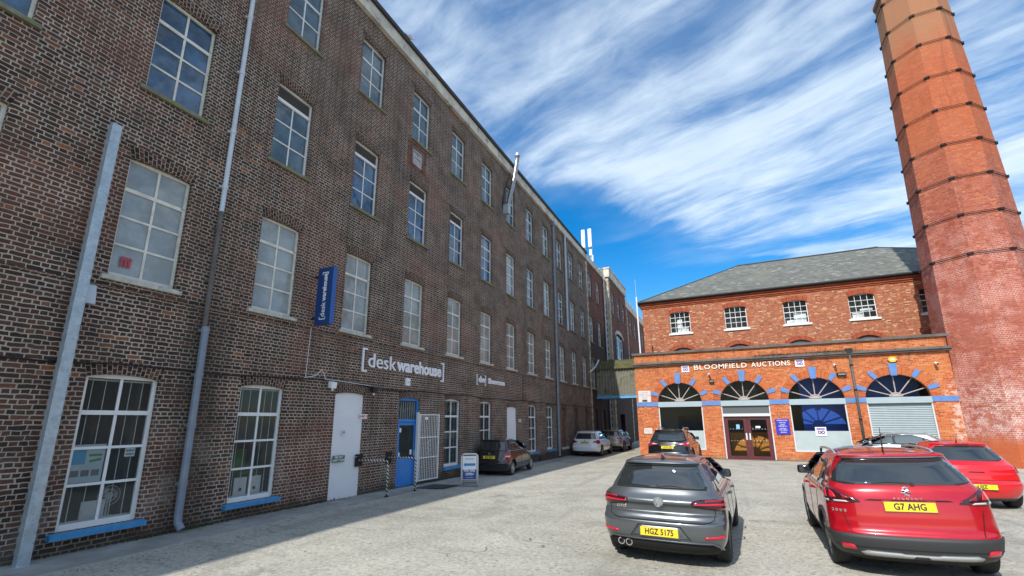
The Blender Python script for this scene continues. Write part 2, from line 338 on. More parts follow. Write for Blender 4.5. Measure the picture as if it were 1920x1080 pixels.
CHIM=brickmat("stack_brick",[(0,(.26,.05,.035)),(.4,(.38,.085,.05)),(.8,(.46,.125,.065)),(1,(.58,.22,.13))],(.44,.22,.16),ms=.012,rh=.085,sq=.5,sqf=2,distort=.005,
  patch=[((.46,.15,.11),.5,.5,.4)],
  white=[(lambda T,s,g,uv:T.math('MULTIPLY',T.smooth(T.math('ADD',s[2],T.math('MULTIPLY',T.noise(g,.7,4),7)),14.5,20,0,1),.62),(.5,.13,.045)),
         (lambda T,s,g,uv:T.math('MULTIPLY',T.smooth(T.math('ADD',s[2],T.math('MULTIPLY',T.noise(g,.6,4),6)),22.5,26,0,1),.72),(.36,.2,.11)),
         (lambda T,s,g,uv:T.math('MULTIPLY',T.smooth(s[2],25.6,23.6,0,0) if False else T.math('MULTIPLY',T.smooth(T.math('ADD',s[2],T.math('MULTIPLY',T.noise(g,1.3,5,.7),4)),26,28.5),T.smooth(s[0],11.6,10.2)),.8),(.07,.065,.05)),
         (lambda T,s,g,uv:T.math('MULTIPLY',T.smooth(T.noise(T.stretch(g,(3.2,3.2,.16)),1,5,.6),.56,.72),.4),(.12,.05,.035)),
         (lambda T,s,g,uv:T.math('MULTIPLY',T.math('MULTIPLY',T.smooth(T.noise(g,.9,5,.75),.43,.6),T.smooth(s[2],12,9)),.8),(.72,.48,.42),.16),
         (lambda T,s,g,uv:T.math('MULTIPLY',T.smooth(s[2],16,8),.25),(.5,.13,.09)),
         (lambda T,s,g,uv:T.math('MULTIPLY',T.math('MULTIPLY',T.smooth(T.noise(uv,3.4,5,.78),.42,.6),T.smooth(T.math('ABSOLUTE',T.math('SUBTRACT',s[2],2.3)),2.0,.4)),.95),(.8,.68,.64),.25),
         (lambda T,s,g,uv:T.math('MULTIPLY',T.smooth(T.math('ADD',s[2],T.math('MULTIPLY',T.noise(g,.8,4,.6),1.6)),2.35,1.6),.85),(.5,.12,.04))])
SLATE=brickmat("roof_slate",[(0,(.12,.125,.115)),(.5,(.155,.16,.145)),(.9,(.19,.19,.17)),(1,(.3,.3,.27))],(.085,.085,.08),bw=.25,rh=.19,ms=.005,sq=1,sqf=2,distort=.002,bump=.6,
  stain=[((.2,.2,.15),(.5,.5,.5),.5,.5),((.09,.1,.1),(.3,.3,.3),.6,.4)])
STONE=mat("quoin_stone",(.5,.44,.34),.85,var=.35,vs=1.6,bump=.4,bs=14,dirt=((.16,.14,.11),1.1,.55))
CONC=mat("parapet_render",(.6,.56,.48),.9,var=.3,vs=1.1,bump=.5,bs=9,dirt=((.26,.24,.2),1.7,.55))
COPE=mat("dark_coping",(.035,.035,.038),.7,var=.3)
CAST=mat("cast_stone_coping",(.14,.125,.115),.85,var=.35,vs=2,bump=.4,bs=20)
CREAM=mat("weathered_cream_paint",(.7,.68,.6),.6,var=.2,vs=5,dirt=((.24,.2,.15),5,.62))
WHITE=mat("white_paint",(.74,.75,.74),.4,var=.06,vs=4,dirt=((.4,.38,.33),6,.68))
OFFW=mat("grey_white_paint",(.68,.7,.7),.5,var=.18,vs=5,dirt=((.25,.25,.22),5,.63))
SILLM=mat("mossy_stone_sill",(.2,.19,.14),.9,var=.4,vs=4,bump=.5,bs=20,dirt=((.17,.19,.06),3,.5))
SILLW=mat("flaked_white_sill",(.5,.48,.42),.8,var=.3,vs=6,bump=.4,dirt=((.15,.13,.1),5,.55))
SILLB=mat("blue_sill_paint",(.045,.26,.52),.5,var=.2,vs=6,bump=.2,dirt=((.12,.3,.42),7,.6))
LOUV=mat("louvre_mesh",(.24,.245,.25),.6,metal=.3)
G_FROST=glass("frosted_glass",(.27,.29,.285),0,.1,.16,.22)
G_SKY=glass("upper_glass",(.085,.12,.145),0,.05,.14,.4)
G_BLUE=glass("blue_backed_glass",(.035,.085,.16),0,.05,.14,.6)
G_DARK=glass("window_glass",(.09,.11,.108),.7,.01,.06)  # pale base tint paints in a reflected haze over the dark rooms
G_SHOP=glass("shop_glass",(.01,.012,.013),.9,.01,.03)
DARK=mat("dark_interior",(.03,.03,.032),.9)
ROOMG=mat("room_wall",(.42,.42,.39),.9,var=.1)
PIPEB=mat("blue_grey_pipe",(.2,.235,.29),.45,var=.15,vs=3,dirt=((.1,.1,.11),4,.62))
PIPEL=mat("pale_pipe",(.55,.6,.66),.4,var=.12,vs=3)
PIPEG=mat("rusty_grey_pipe",(.12,.11,.1),.7,var=.3,vs=5,dirt=((.13,.07,.045),4,.55))
GALV=mat("galvanised_steel",(.42,.49,.54),.45,metal=.35,var=.2,vs=9,rv=.1,dirt=((.27,.32,.36),22,.55))
BLACK=mat("black_rubber",(.012,.012,.013),.6)
WOOD=mat("weathered_board",(.16,.085,.055),.85,var=.45,vs=3,dirt=((.3,.14,.08),1.6,.5))
DOORW=mat("white_steel_door",(.74,.75,.77),.5,var=.05,vs=1.5,dirt=((.45,.42,.36),2.5,.7))
BLUED=mat("blue_door_paint",(.03,.22,.62),.35,var=.06,vs=2)
SIGNB=mat("sign_blue",(.008,.05,.20),.35)
SIGNB2=mat("sign_side_blue",(.012,.10,.36),.35)
WSIGN=mat("white_sign_face",(.8,.81,.82),.35)
LETW=mat("white_lettering",(.82,.83,.86),.4)
# ------------------------------------------------------------------ ground
def ground_mat():
    m,T,b=newmat("worn_asphalt"); b.inputs['Roughness'].default_value=.92; b.inputs['Specular IOR Level'].default_value=.3
    g=T.n('ShaderNodeNewGeometry').outputs['Position']
    big=T.noise(g,.16,5,.62); mid=T.noise(g,1.1,6,.68); fine=T.noise(g,14,4,.7)
    c=T.ramp(T.math('ADD',T.math('MULTIPLY',big,.55),T.math('MULTIPLY',mid,.45)),[(.32,(.265,.25,.21)),(.45,(.37,.352,.298)),(.56,(.445,.425,.36)),(.7,(.53,.505,.425))])
    # transverse worn streaks and patched areas
    mp=T.n('ShaderNodeMapping'); T.L(g,mp.inputs[0]); mp.inputs['Scale'].default_value=(.28,1.6,1); mp.inputs['Rotation'].default_value=(0,0,R(-6))
    st=T.noise(mp.outputs[0],1.1,6,.66,.4); c=T.mix(T.math('MULTIPLY',T.smooth(st,.54,.68),.42),c,(.2,.193,.172))
    c=T.mix(T.math('MULTIPLY',T.smooth(T.noise(mp.outputs[0],.55,5,.7),.56,.66),.35),c,(.52,.505,.455))
    c=T.mix(.7,c,T.ramp(fine,[(.3,.5),(.5,1.0),(.72,1.4)]),'MULTIPLY')
    vo=T.n('ShaderNodeTexVoronoi'); T.L(g,vo.inputs['Vector']); vo.inputs['Scale'].default_value=42
    c=T.mix(T.smooth(vo.outputs['Color'],.84,.93,0,.5),c,(.6,.58,.5))
    vo2=T.n('ShaderNodeTexVoronoi'); T.L(g,vo2.inputs['Vector']); vo2.inputs['Scale'].default_value=27
    c=T.mix(T.smooth(vo2.outputs['Color'],.8,.92,0,.5),c,(.1,.1,.095))
    mp2=T.n('ShaderNodeMapping'); T.L(g,mp2.inputs[0]); mp2.inputs['Scale'].default_value=(1.3,.09,1); mp2.inputs['Rotation'].default_value=(0,0,R(9))
    c=T.mix(T.math('MULTIPLY',T.smooth(T.noise(mp2.outputs[0],1,5,.62,.3),.54,.66),.4),c,(.24,.228,.195))
    c=T.mix(T.math('MULTIPLY',T.smooth(T.noise(g,.33,6,.72,.6),.585,.60),.35),c,(.22,.21,.185))
    # cracks
    vc=T.n('ShaderNodeTexVoronoi',feature='DISTANCE_TO_EDGE'); 
    wv=T.n('ShaderNodeVectorMath',operation='ADD'); T.L(g,wv.inputs[0]); nn=T.n('ShaderNodeTexNoise'); T.L(g,nn.inputs['Vector']); nn.inputs['Scale'].default_value=1.4; T.L(nn.outputs['Color'],wv.inputs[1])
    T.L(wv.outputs[0],vc.inputs['Vector']); vc.inputs['Scale'].default_value=.45
    cr=T.math('MULTIPLY',T.smooth(vc.outputs['Distance'],.009,.0),T.smooth(T.noise(g,.5,3),.5,.6)); c=T.mix(T.math('MULTIPLY',cr,.85),c,(.09,.088,.08))
    # oil and moss near the walls
    c=T.mix(T.math('MULTIPLY',T.smooth(T.noise(g,.7,4,.6),.62,.72),.5),c,(.15,.145,.13))
    T.L(c,b.inputs['Base Color'])
    bp=T.n('ShaderNodeBump'); bp.inputs['Strength'].default_value=.55; bp.inputs['Distance'].default_value=.012
    T.L(T.math('ADD',fine,T.math('MULTIPLY',vo.outputs['Distance'],.6)),bp.inputs['Height']); T.L(bp.outputs[0],b.inputs['Normal'])
    return m
GM=ground_mat()
def ground():
    xs=[-600,-200,-80,-40,-24]+[-16+.5*k for k in range(85)]+[32,45,80,200,600]
    ys=[-600,-200,-80,-40,-25]+[-18+.5*k for k in range(177)]+[76,90,130,260,800]
    b=B()
    def h(x,y):
        z=gz(x,y)
        if -10<x<20 and -5<y<26: z+=.012*mnoise.noise(Vector((x*.35,y*.35,0)))*min(1,max(0,x+9.6))*min(1,(26-y)/2)
        return z
    for y in ys:
        for x in xs: b.v.append((x,y,h(x,y)))
    n=len(xs)
    for j in range(len(ys)-1):
        for i in range(n-1):
            q=j*n+i; b.f.append((q,q+1,q+n+1,q+n)); b.m.append(0); b.uvs.append(None)
    o=b.obj('ground',GM,smooth=True); struct(o)
    # narrow concrete apron at the foot of the mill and a kerb line at the auction house
    b=B(); yy=[-12+k for k in range(49)]
    for a,c in zip(yy,yy[1:]):
        w=.95; z0,z1=gz(-9.8,a)+.022,gz(-9.8,c)+.022; y0,y1=gz(-8.85,a)+.012,gz(-8.85,c)+.012
        b.add([(-9.8,a,z0),(-9.8+w,a,y0),(-9.8+w,c,y1),(-9.8,c,z1)]); b.add([(-9.8+w,a,y0),(-9.8+w+.02,a,y0-.04),(-9.8+w+.02,c,y1-.04),(-9.8+w,c,y1)])
    m=mat("concrete_apron",(.3,.295,.27),.9,var=.3,vs=1.3,bump=.4,bs=25,dirt=((.14,.14,.115),1.2,.55)); struct(b.obj('pavement',m))
    b=B()
    for (x,y,l,w,rz) in ((1.15,6.35,.22,.05,.1),(1.62,6.48,.13,.04,.3),(2.05,6.62,.2,.045,.15)):
        c,s=math.cos(rz),math.sin(rz); z=gz(x,y)+.016
        b.add([(x+c*i*l/2-s*j*w/2,y+s*i*l/2+c*j*w/2,z) for i,j in ((-1,-1),(1,-1),(1,1),(-1,1))])
    struct(b.obj('painted_marking',mat("worn_yellow_paint",(.5,.42,.12),.8,dirt=((.33,.32,.29),18,.42))))
ground()
# ------------------------------------------------------------------ windows (built facing south: x right, z up, y inward)
CACHE={}
def bars(b,x0,x1,z0,z1,cols,rows,mw,y0,y1,thick=None):
    W_=x1-x0
    for i in range(1,cols):
        x=x0+W_*i/cols; b.box(x-mw/2,x+mw/2,y0+.003,y1-.003,z0,z1)
    acc=z0; tot=sum(rows)
    for j,q in enumerate(rows[:-1]):
        acc+=(z1-z0)*q/tot; t=mw*(1.7 if thick==j else 1)
        b.box(x0,x1,y0+(-.006 if thick==j else 0),y1,acc-t/2,acc+t/2)
def wframe(w,h,cols,rows,fw,mw,d0,thick=None,vent=0,extra=0):
    b=B(); y0,y1=d0,d0+.06
    b.box(-w/2,-w/2+fw,y0,y1,0,h); b.box(w/2-fw,w/2,y0,y1,0,h); b.box(-w/2+fw,w/2-fw,y0+.002,y1,h-fw,h); b.box(-w/2+fw,w/2-fw,y0-.004,y1,0,fw*1.3)
    top=h-fw
    if vent:
        top=h-fw-vent; b.box(-w/2+fw,w/2-fw,y0-.012,y1,top-.09,top); top-=.09
    bars(b,-w/2+fw,w/2-fw,fw*1.3,top,cols,rows,mw,y0+.014,y1-.01,thick)
    return b
def wglass(w,h,cols,rows,fw,d,seed,tilt=.004):
    rn=random.Random(seed); b=B(); tot=sum(rows); z=fw
    x0,x1=-w/2+fw*.6,w/2-fw*.6
    for q in rows:
        dz=(h-2*fw)*q/tot
        for i in range(cols):
            a=x0+(x1-x0)*i/cols; c=x0+(x1-x0)*(i+1)/cols; t=[rn.uniform(-tilt,tilt) for _ in range(3)]
            b.add([(a,d+t[0],z),(c,d+t[1],z),(c,d+t[1]+t[2],z+dz),(a,d+t[0]+t[2],z+dz)])
        z+=dz
    return b
def mk(key,fn):
    if key not in CACHE: CACHE[key]=fn()
    return CACHE[key]
def win(parent,loc,rz,style,w,h,var=0,rise=.032,glassm=None,arch=MILLARCH,sillm=SILLM,name='window'):
    st={'four':dict(cols=2,rows=[1,1,1,1.05],fw=.06,mw=.042,thick=2,fm=CREAM),
        'whitefour':dict(cols=2,rows=[1,1,1,1],fw=.06,mw=.042,thick=2,fm=OFFW),
        'vent':dict(cols=2,rows=[1,1,1],fw=.06,mw=.034,vent=.36,fm=WHITE),
        'three':dict(cols=2,rows=[1,1,1],fw=.06,mw=.042,thick=1,fm=OFFW),
        'gf':dict(cols=2,rows=[1,1,1,1],fw=.075,mw=.045,thick=2,fm=WHITE),
        'sash':dict(cols=4,rows=[1,1,1,1],fw=.05,mw=.026,thick=1,fm=WHITE)}[style]
    W_,H_=w+.02,h+rise
    d0=.10 if style!='gf' else .08
    fm=st['fm']
    me=mk((style,w,h,'f'),lambda:wframe(W_,H_,st['cols'],st['rows'],st['fw'],st['mw'],d0,st.get('thick'),st.get('vent',0)).mesh('window_frame',fm))
    o=link(name,me,parent,loc,rz)
    gm=glassm or G_SKY
    gh=H_-(st.get('vent',0)+.09 if st.get('vent') else 0)
    me=mk((style,w,h,'g',var,gm.name),lambda:wglass(W_,gh,st['cols'],st['rows'],st['fw'],d0+.035,var*7+3,.0022 if gm is not G_FROST else .004).mesh('glass_panes',gm))
    link('glass',me,o)
    if st.get('vent'):
        def lv():
            b=B(); z0=H_-st['fw']-st['vent']; k=14
            for i in range(k):
                z=z0+st['vent']*i/k; b.add([(-W_/2+.06,d0+.02,z),(W_/2-.06,d0+.02,z),(W_/2-.06,d0+.04,z+st['vent']/k*.72),(-W_/2+.06,d0+.04,z+st['vent']/k*.72)])
            b.box(-W_/2+.06,W_/2-.06,d0+.045,d0+.055,z0,z0+st['vent']); return b.mesh('louvre',LOUV)
        link('louvre',mk(('louv',w,h),lv),o)
    if sillm:
        def sl():
            b=B(); e=.1 if style!='sash' else .12; t=.10 if style!='sash' else .13; pr=.07 if style!='gf' else .13
            b.v+=[(-w/2-e,-pr,-t),(w/2+e,-pr,-t),(w/2+e,.0,-t),(-w/2-e,.0,-t),(-w/2-e,-pr,-.018),(w/2+e,-pr,-.018),(w/2+e,.0,-.004),(-w/2-e,.0,-.004)]
            for q in ((3,2,1,0),(4,5,6,7),(0,1,5,4),(1,2,6,5),(3,0,4,7)): b.f.append(q);b.m.append(0);b.uvs.append(None)
            b.box(-w/2+.001,w/2-.001,.0,.12,-t+.01,-.003)
            return b.mesh('sill',sillm)
        link('sill',mk(('sill',style,w,sillm.name),sl),o)
    if arch:
        lp=lambda u,v,d:(u,d,v)
        me=mk(('arch',w,h,rise,arch.name),lambda:archband(lp,0,w/2,h,rise,.24 if style!='sash' else .27,n=8,wid=.0).mesh('brick_arch',arch,uv=True))
        link('brick_arch',me,o)
    if style=='gf':
        def sb():
            b=B()
            for cx in (-W_/4,W_/4):
                for k in (-1,1): b.tube([(cx+k*W_/12,d0+.1,.04),(cx+k*W_/12,d0+.1,H_-.04)],.0065,6)
            for z in (.1,H_-.1): b.box(-W_/2+.03,W_/2-.03,d0+.108,d0+.114,z-.015,z+.015)
            return b.mesh('security_bars',WHITE)
        link('security_bars',mk(('sb',w,h),sb),o)
    return o
CK=[4.45+2.755*k for k in range(-2,14)]   # window axes, k=-2..13
def ck(k): return CK[k+2]
OW=1.12
pm=lambda u,v,d:(-9.8-d,u,v)
mill=thing('mill_building','long four-storey dark brick mill with rows of small-paned windows, filling the left side','building',(-9.8,10,0))
mill_inv=mill.matrix_world.copy()
def P(o,x,y,z): return (x-o.location.x,y-o.location.y,z-o.location.z)
def mops(ks):
    ops=[]
    for k in ks:
        c=ck(k); a,e=c-OW/2,c+OW/2
        ops+=[dict(u0=a,u1=e,v0=4.66,v1=7.0,rise=.032,depth=.17),dict(u0=a,u1=e,v0=8.58,v1=10.85,rise=.032,depth=.17),dict(u0=a,u1=e,v0=12.62,v1=14.74,rise=.032,depth=.17)]
        if k in (2,3,6): ops.append(dict(u0=a,u1=e,v0=-.6,v1=2.84,rise=.032,depth=.2))
        else: ops.append(dict(u0=a,u1=e,v0=.36,v1=2.84,rise=.06,depth=.17))
    return ops
b=B(); pl=lambda u,v,d:(-d,u-10,v)
wall(b,-22,36.3,-.8,15.78,mops(range(-2,12)),pl)
# ends, back
for (y,s) in ((-22,1),):
    q=[(-.0,y-10,-.8),(-12,y-10,-.8),(-12,y-10,15.9),(0,y-10,15.9)]; b.add(q if s<0 else q[::-1])
b.add([(-12,26.3,-.8),(-12,-32,-.8),(-12,-32,15.9),(-12,26.3,15.9)])
b.obj('wall',MILL,mill,uv=True)
b=B()
for k in range(29):
    y0=-32+k*2.0; y1=min(26.3,y0+2.0); b.box(-.4,.12,y0,y1-.006,15.72,16.2)
b.box(-.4,.15,-32,26.3,15.66,15.72)
par=b.obj('parapet',CONC,mill)
b=B(); b.box(-.5,.22,-32,26.3,16.2,16.36); b.obj('coping',COPE,par)
b=B(); b.box(-12,-.4,-32,26.3,15.8,15.95); b.obj('roof',COPE,mill)
b=B(); b.box(0,.016,-32,26.3,4.40,4.45); b.obj('string_course',MILLARCH,mill,uv=True)
for k in range(-2,12):
    c=ck(k)
    win(mill,(0,c-10,4.66),R(90),'four',OW,2.34,k%4,glassm=G_FROST,sillm=SILLW)
    if 1<=k<=4: win(mill,(0,c-10,8.58),R(90),'vent',OW,2.27,k%3,glassm=G_BLUE if k>1 else G_SKY)
    else: win(mill,(0,c-10,8.58),R(90),'four' if k<1 else 'whitefour',OW,2.27,k%4,glassm=G_BLUE if k<1 or k==5 else (G_SKY if k%2 else G_FROST))
    win(mill,(0,c-10,12.62),R(90),'three',OW,2.12,k%4,glassm=G_SKY)
    if k in (-2,-1,0,1,4,5,7,8): win(mill,(0,c-10,.36),R(90),'gf',OW,2.48,k%3,rise=.06,glassm=G_DARK,sillm=SILLB)
# ground-floor room behind the show windows
b=B()
x0,x1,y0,y1,z0,z1=-5.2,-.25,-9,18.6,.1,3.4
b.add([(x0,y0,z0),(x1,y0,z0),(x1,y1,z0),(x0,y1,z0)],0);b.add([(x0,y1,z1),(x1,y1,z1),(x1,y0,z1),(x0,y0,z1)],0)
b.add([(x0,y0,z0),(x0,y1,z0),(x0,y1,z1),(x0,y0,z1)],0);b.add([(x0,y0,z0),(x0,y0,z1),(x1,y0,z1),(x1,y0,z0)],0);b.add([(x0,y1,z0),(x1,y1,z0),(x1,y1,z1),(x0,y1,z1)],0)
for y in (-4,-.8,4.6,9.6): b.box(x0,x0+2.4,y,y+.12,z0,z1)
b.obj('room_interior',ROOMG,mill)
# boarded openings
for k in (9,10,11):
    b=B(); b.box(-OW/2,OW/2,.14,.17,0,2.52); b.box(-.16,.1,.12,.14,.15,2.2 if k!=10 else 1.4)
    o=b.obj('boarded_window',WOOD,mill,(0,ck(k)-10,.36),R(90))
    link('brick_arch',CACHE[('arch',OW,2.48,.06,'soldier_brick')],o)
    if k==9:
        b=B(); b.box(-OW/2-.1,OW/2+.1,-.09,.1,-.14,-.004); b.obj('sill',SILLW,o)
# white fire doors
def white_door(k):
    c=ck(k); b=B(); w=OW
    b.box(-w/2,w/2,.03,.09,-.05,2.12); b.box(-w/2,w/2,.045,.09,2.125,2.9); b.box(-w/2,w/2,.022,.03,2.09,2.135)
    o=b.obj('door',DOORW,mill,(0,c-10,gz(-9.8,c)+.03),R(90))
    link('brick_arch',mk(('darch',),lambda:archband(lambda u,v,d:(u,d,v),0,w/2,2.81,.05,.24,n=8).mesh('brick_arch',MILLARCH,uv=True)),o)
    b=B(); b.box(.36,.40,-.03,.03,1.0,1.12); b.tube([(.38,.0,1.06),(.38,-.04,1.06),(.28,-.04,1.06)],.012,6); b.obj('handle',GALV,o)
    return o
wd=white_door(2); white_door(6)
# blue shop door
def blue_door():
    w=OW; h=2.84; b=B()
    b.box(-w/2,-w/2+.07,.05,.13,-.05,h); b.box(w/2-.07,w/2,.05,.13,-.05,h); b.box(-w/2+.07,w/2-.07,.052,.13,h-.07,h+.05); b.box(-w/2+.07,w/2-.07,.045,.13,2.06,2.15)
    o=b.obj('door',BLUED,mill,(0,ck(3)-10,gz(-9.8,12.7)+.03),R(90))
    b=B(); b.box(-.49,-.39,.07,.115,0,2.05);b.box(.39,.49,.07,.115,0,2.05);b.box(-.39,.39,.072,.115,1.95,2.05);b.box(-.39,.39,.072,.115,0,.9);b.box(-.34,.34,.066,.072,.12,.78)
    lf=b.obj('door_leaf',BLUED,o)
    b=B(); b.add([(-.4,.095,.9),(.4,.095,.9),(.4,.095,1.96),(-.4,.095,1.96)]); b.add([(-.5,.1,2.15),(.5,.1,2.15),(.5,.1,2.8),(-.5,.1,2.8)]); b.obj('glass',G_DARK,o)
    b=B()
    for i in range(8): x=-.42+.12*i; b.box(x-.012,x+.012,.12,.13,2.15,2.8)
    b.obj('transom_bars',WHITE,o)
    b=B(); b.box(.40,.46,.03,.07,.92,1.1); b.tube([(.43,.05,1.05),(.43,.02,1.05),(.33,.02,1.05)],.012,6); b.obj('handle',GALV,o)
    b=B(); b.add([(.22,.09,.98),(.33,.09,.98),(.33,.09,1.14),(.22,.09,1.14)]); b.add([(-.37,.09,.92),(-.3,.09,.92),(-.3,.09,1.08),(-.37,.09,1.08)]); b.add([(-.38,.09,1.72),(-.27,.09,1.72),(-.27,.09,1.86),(-.38,.09,1.86)]); b.obj('stickers',WSIGN,o)
    link('brick_arch',CACHE[('darch',)],o)
blue_door()
# ------------------------------------------------------------------ continuation: red brick warehouse, quoins
def quoins(b,x,y,z0,z1,dirs,h=.3,wl=.42,ws=.24,pr=.02):
    k=0; z=z0
    while z<z1:
        w=wl if k%2 else ws; hh=min(h,z1-z)
        if dirs=='E': b.box(x-.05,x+pr,y-w/2,y+w/2,z+.006,z+hh-.006)
        if dirs=='S': b.box(x,x+w,y-pr,y+.05,z+.006,z+hh-.006)
        k+=1; z+=h
red=thing('brick_warehouse','red-topped brick warehouse continuing the mill beyond a strip of pale corner stones','building',(-9.8,39.5,0))
b=B(); ops=[o for o in mops((12,13))]
wall(b,36.3,42.7,-.8,15.78,ops,lambda u,v,d:(-d,u-39.5,v))
b.add([(-12,3.2,-.8),(-12,-3.2,-.8),(-12,-3.2,15.9),(-12,3.2,15.9)]); b.add([(-12,-3.2,-.8),(0,-3.2,-.8),(0,-3.2,15.78),(-12,-3.2,15.9)]); b.obj('wall',REDMILL,red,uv=True)
b=B(); b.box(-.4,.12,-3.2,3.2,15.7,16.2); b.box(-12,-.4,-3.2,3.2,15.8,15.95); b.obj('parapet',CONC,red)
b=B(); quoins(b,0,-3.05,-.6,15.6,'E',wl=.5,ws=.3); b.obj('corner_stones',STONE,red)
for k in (12,13):
    y=ck(k)-39.5
    win(red,(0,y,4.66),R(90),'four',OW,2.34,k%4,glassm=G_FROST,sillm=SILLW); win(red,(0,y,8.58),R(90),'whitefour',OW,2.27,1,glassm=G_FROST); win(red,(0,y,12.62),R(90),'three',OW,2.12,2,glassm=G_SKY)
    b=B(); b.box(-OW/2,OW/2,.14,.17,0,2.52); b.box(-.3,.2,.12,.14,.0,2.4); b.obj('boarded_window',WOOD,red,(0,y,.36),R(90))
# projecting stair block
blk=thing('stair_block','taller red brick block projecting past the warehouse, with banded corner stones and an arched window','building',(-9.3,42.7,0))
b=B(); ops=[]
for c in (44.4,47.0,49.6): ops.append(dict(u0=c-.6,u1=c+.6,v0=12.45,v1=14.7,rise=.06,depth=.17))
ops.append(dict(u0=44.9,u1=48.3,v0=7.2,v1=10.4,semi=.3,depth=.3)); ops.append(dict(u0=44.6,u1=47.0,v0=-.8,v1=2.6,depth=.5))
wall(b,42.7,51,-.8,15.9,ops,lambda u,v,d:(-d,u-42.7,v))
wall(b,-12.3,0,-.8,15.9,[],lambda u,v,d:(u,d,v)); b.add([(0,8.3,-.8),(-12.3,8.3,-.8),(-12.3,8.3,15.9),(0,8.3,15.9)])
b.add([(-12.3,8.3,-.8),(-12.3,0,-.8),(-12.3,0,15.9),(-12.3,8.3,15.9)]); b.obj('wall',REDMILL,blk,uv=True)
b=B(); b.box(-12.3,.14,-.14,8.3,15.9,16.75); b.box(-12.3,.2,-.2,8.3,16.75,16.9); b.obj('parapet',CONC,blk)
b=B(); quoins(b,0,.2,-.4,15.6,'E',wl=.62,ws=.36)
z=-.4;k=0
while z<15.6: w=.5 if k%2 else .3; b.box(-w,.02,-.02,.05,z+.006,z+.294); k+=1; z+=.3
for z in (8.3,):
    pass
b.box(-.5,-.02,-.012,.02,13.4,15.6)
b.obj('corner_stones',STONE,blk)
for c in (44.4,47.0,49.6): win(blk,(0,c-42.7,12.45),R(90),'three',1.2,2.25,1,glassm=G_SKY,rise=.06)
o=archband(lambda u,v,d:(-d,u,v),3.9,1.7,10.4,.3,.4,semi=True,n=20).obj('arched_lintel',STONE,blk)
b=B(); b.box(-.2,-.16,2.2,5.6,7.2,11.1); wf=b.obj('window',G_BLUE,blk)
b=B()
for y in (2.25,3.35,4.45,5.55): b.box(-.16,-.1,y-.05,y+.05,7.2,10.5)
for z in (8.2,9.2,10.2): b.box(-.155,-.11,2.2,5.6,z-.03,z+.03)
b.obj('frame',WHITE,wf)
b=B(); b.box(-.48,-.4,1.9,4.3,-.8,2.6); b.obj('door',DARK,blk)
b=B(); b.box(-6,-.5,4.8,9.5,16.6,17.6); b.box(-6.1,-.4,4.7,9.6,17.6,17.8); b.obj('chimney',REDMILL,blk,uv=True)
low=thing('far_workshop','lower red brick range with pale parapet, furthest along the lane','building',(-9.6,51,0))
b=B(); ops=[]
for c in (55.4,58.4,61.4,64.2,67): ops.append(dict(u0=c-.65,u1=c+.65,v0=12.0,v1=14.3,rise=.06,depth=.2)); ops.append(dict(u0=c-.65,u1=c+.65,v0=7.6,v1=9.9,rise=.06,depth=.2))
wall(b,51,74,-.8,15.1,ops,lambda u,v,d:(-d,u-51,v)); b.add([(0,23,-.8),(-12,23,-.8),(-12,23,15.1),(0,23,15.1)]); b.obj('wall',REDMILL,low,uv=True)
b=B(); b.box(-12,.12,0,23,15.1,15.95); b.obj('parapet',CONC,low)
b=B(); quoins(b,0,.25,-.4,15,'E',wl=.5,ws=.3); quoins(b,0,2.2,-.4,15,'E',wl=.4,ws=.25); b.obj('corner_stones',STONE,low)
for c in (55.4,58.4,61.4,64.2,67):
    for z in (12.0,7.6): win(low,(0,c-51,z),R(90),'three',1.3,2.3,1,glassm=G_SKY,rise=.06)
b=B(); b.tube([(.1,y,16.5) for y in (0,23)],.025,6)
for k in range(12): b.tube([(.1,2*k+.2,15.95),(.1,2*k+.2,16.5)],.02,6)
b.obj('roof_rail',GALV,low)
# ------------------------------------------------------------------ covered footbridge
COR=mat("corrugated_sheet",(.23,.225,.18),.8,var=.3,vs=1.4,dirt=((.12,.12,.08),1.5,.5)); CORR=mat("mossy_corrugated_roof",(.11,.1,.04),.9,var=.4,vs=2,dirt=((.08,.085,.03),1.8,.48))
BLUEP=mat("pale_blue_beam",(.14,.36,.6),.5,var=.2,vs=2)
brg=thing('covered_footbridge','corrugated covered footbridge with mossy roof and blue beam, spanning the lane above the cars','footbridge',(-7.2,38,4))
def corr(b,x0,x1,fn,m=0,pitch=.075,amp=.025):
    n=int((x1-x0)/pitch*2); 
    for k in range(n):
        a=x0+(x1-x0)*k/n;c=x0+(x1-x0)*(k+1)/n; da=amp*(k%2); dc=amp*((k+1)%2); b.add([fn(a,0,da),fn(c,0,dc),fn(c,1,dc),fn(a,1,da)],m)
b=B(); corr(b,-2.58,2.3,lambda x,t,d:(x,-d,.08+2.22*t),pitch=.24,amp=.075); b.add([(-2.58,1.8,.08),(2.3,1.8,.08),(2.3,1.8,2.3),(-2.58,1.8,2.3)][::-1]); b.add([(-2.58,0,.05),(2.3,0,.05),(2.3,1.8,.05),(-2.58,1.8,.05)][::-1]); b.obj('cladding',COR,brg)
b=B(); corr(b,-2.58,2.3,lambda x,t,d:(x,-.25+1.15*t,2.22+.86*t+d),pitch=.24,amp=.06); corr(b,-2.58,2.3,lambda x,t,d:(x,.9+1.15*t,3.08-.86*t+d),pitch=.26,amp=.035); b.obj('roof',CORR,brg)
b=B(); b.box(-2.58,2.3,-.1,.0,-.2,.07); b.box(-2.58,2.3,1.8,1.9,-.2,.07); b.box(-2.58,2.3,-.13,-.1,.04,.07);b.box(-2.58,2.3,-.13,-.1,-.2,-.17); b.obj('beam',BLUEP,brg,bevel=.004)
b=B(); b.tube([(-2.55,-1.9,1.9),(-2.55,-.1,2.5),(-2.5,.9,3.2)],.07,6); b.obj('brace',OFFW,brg)
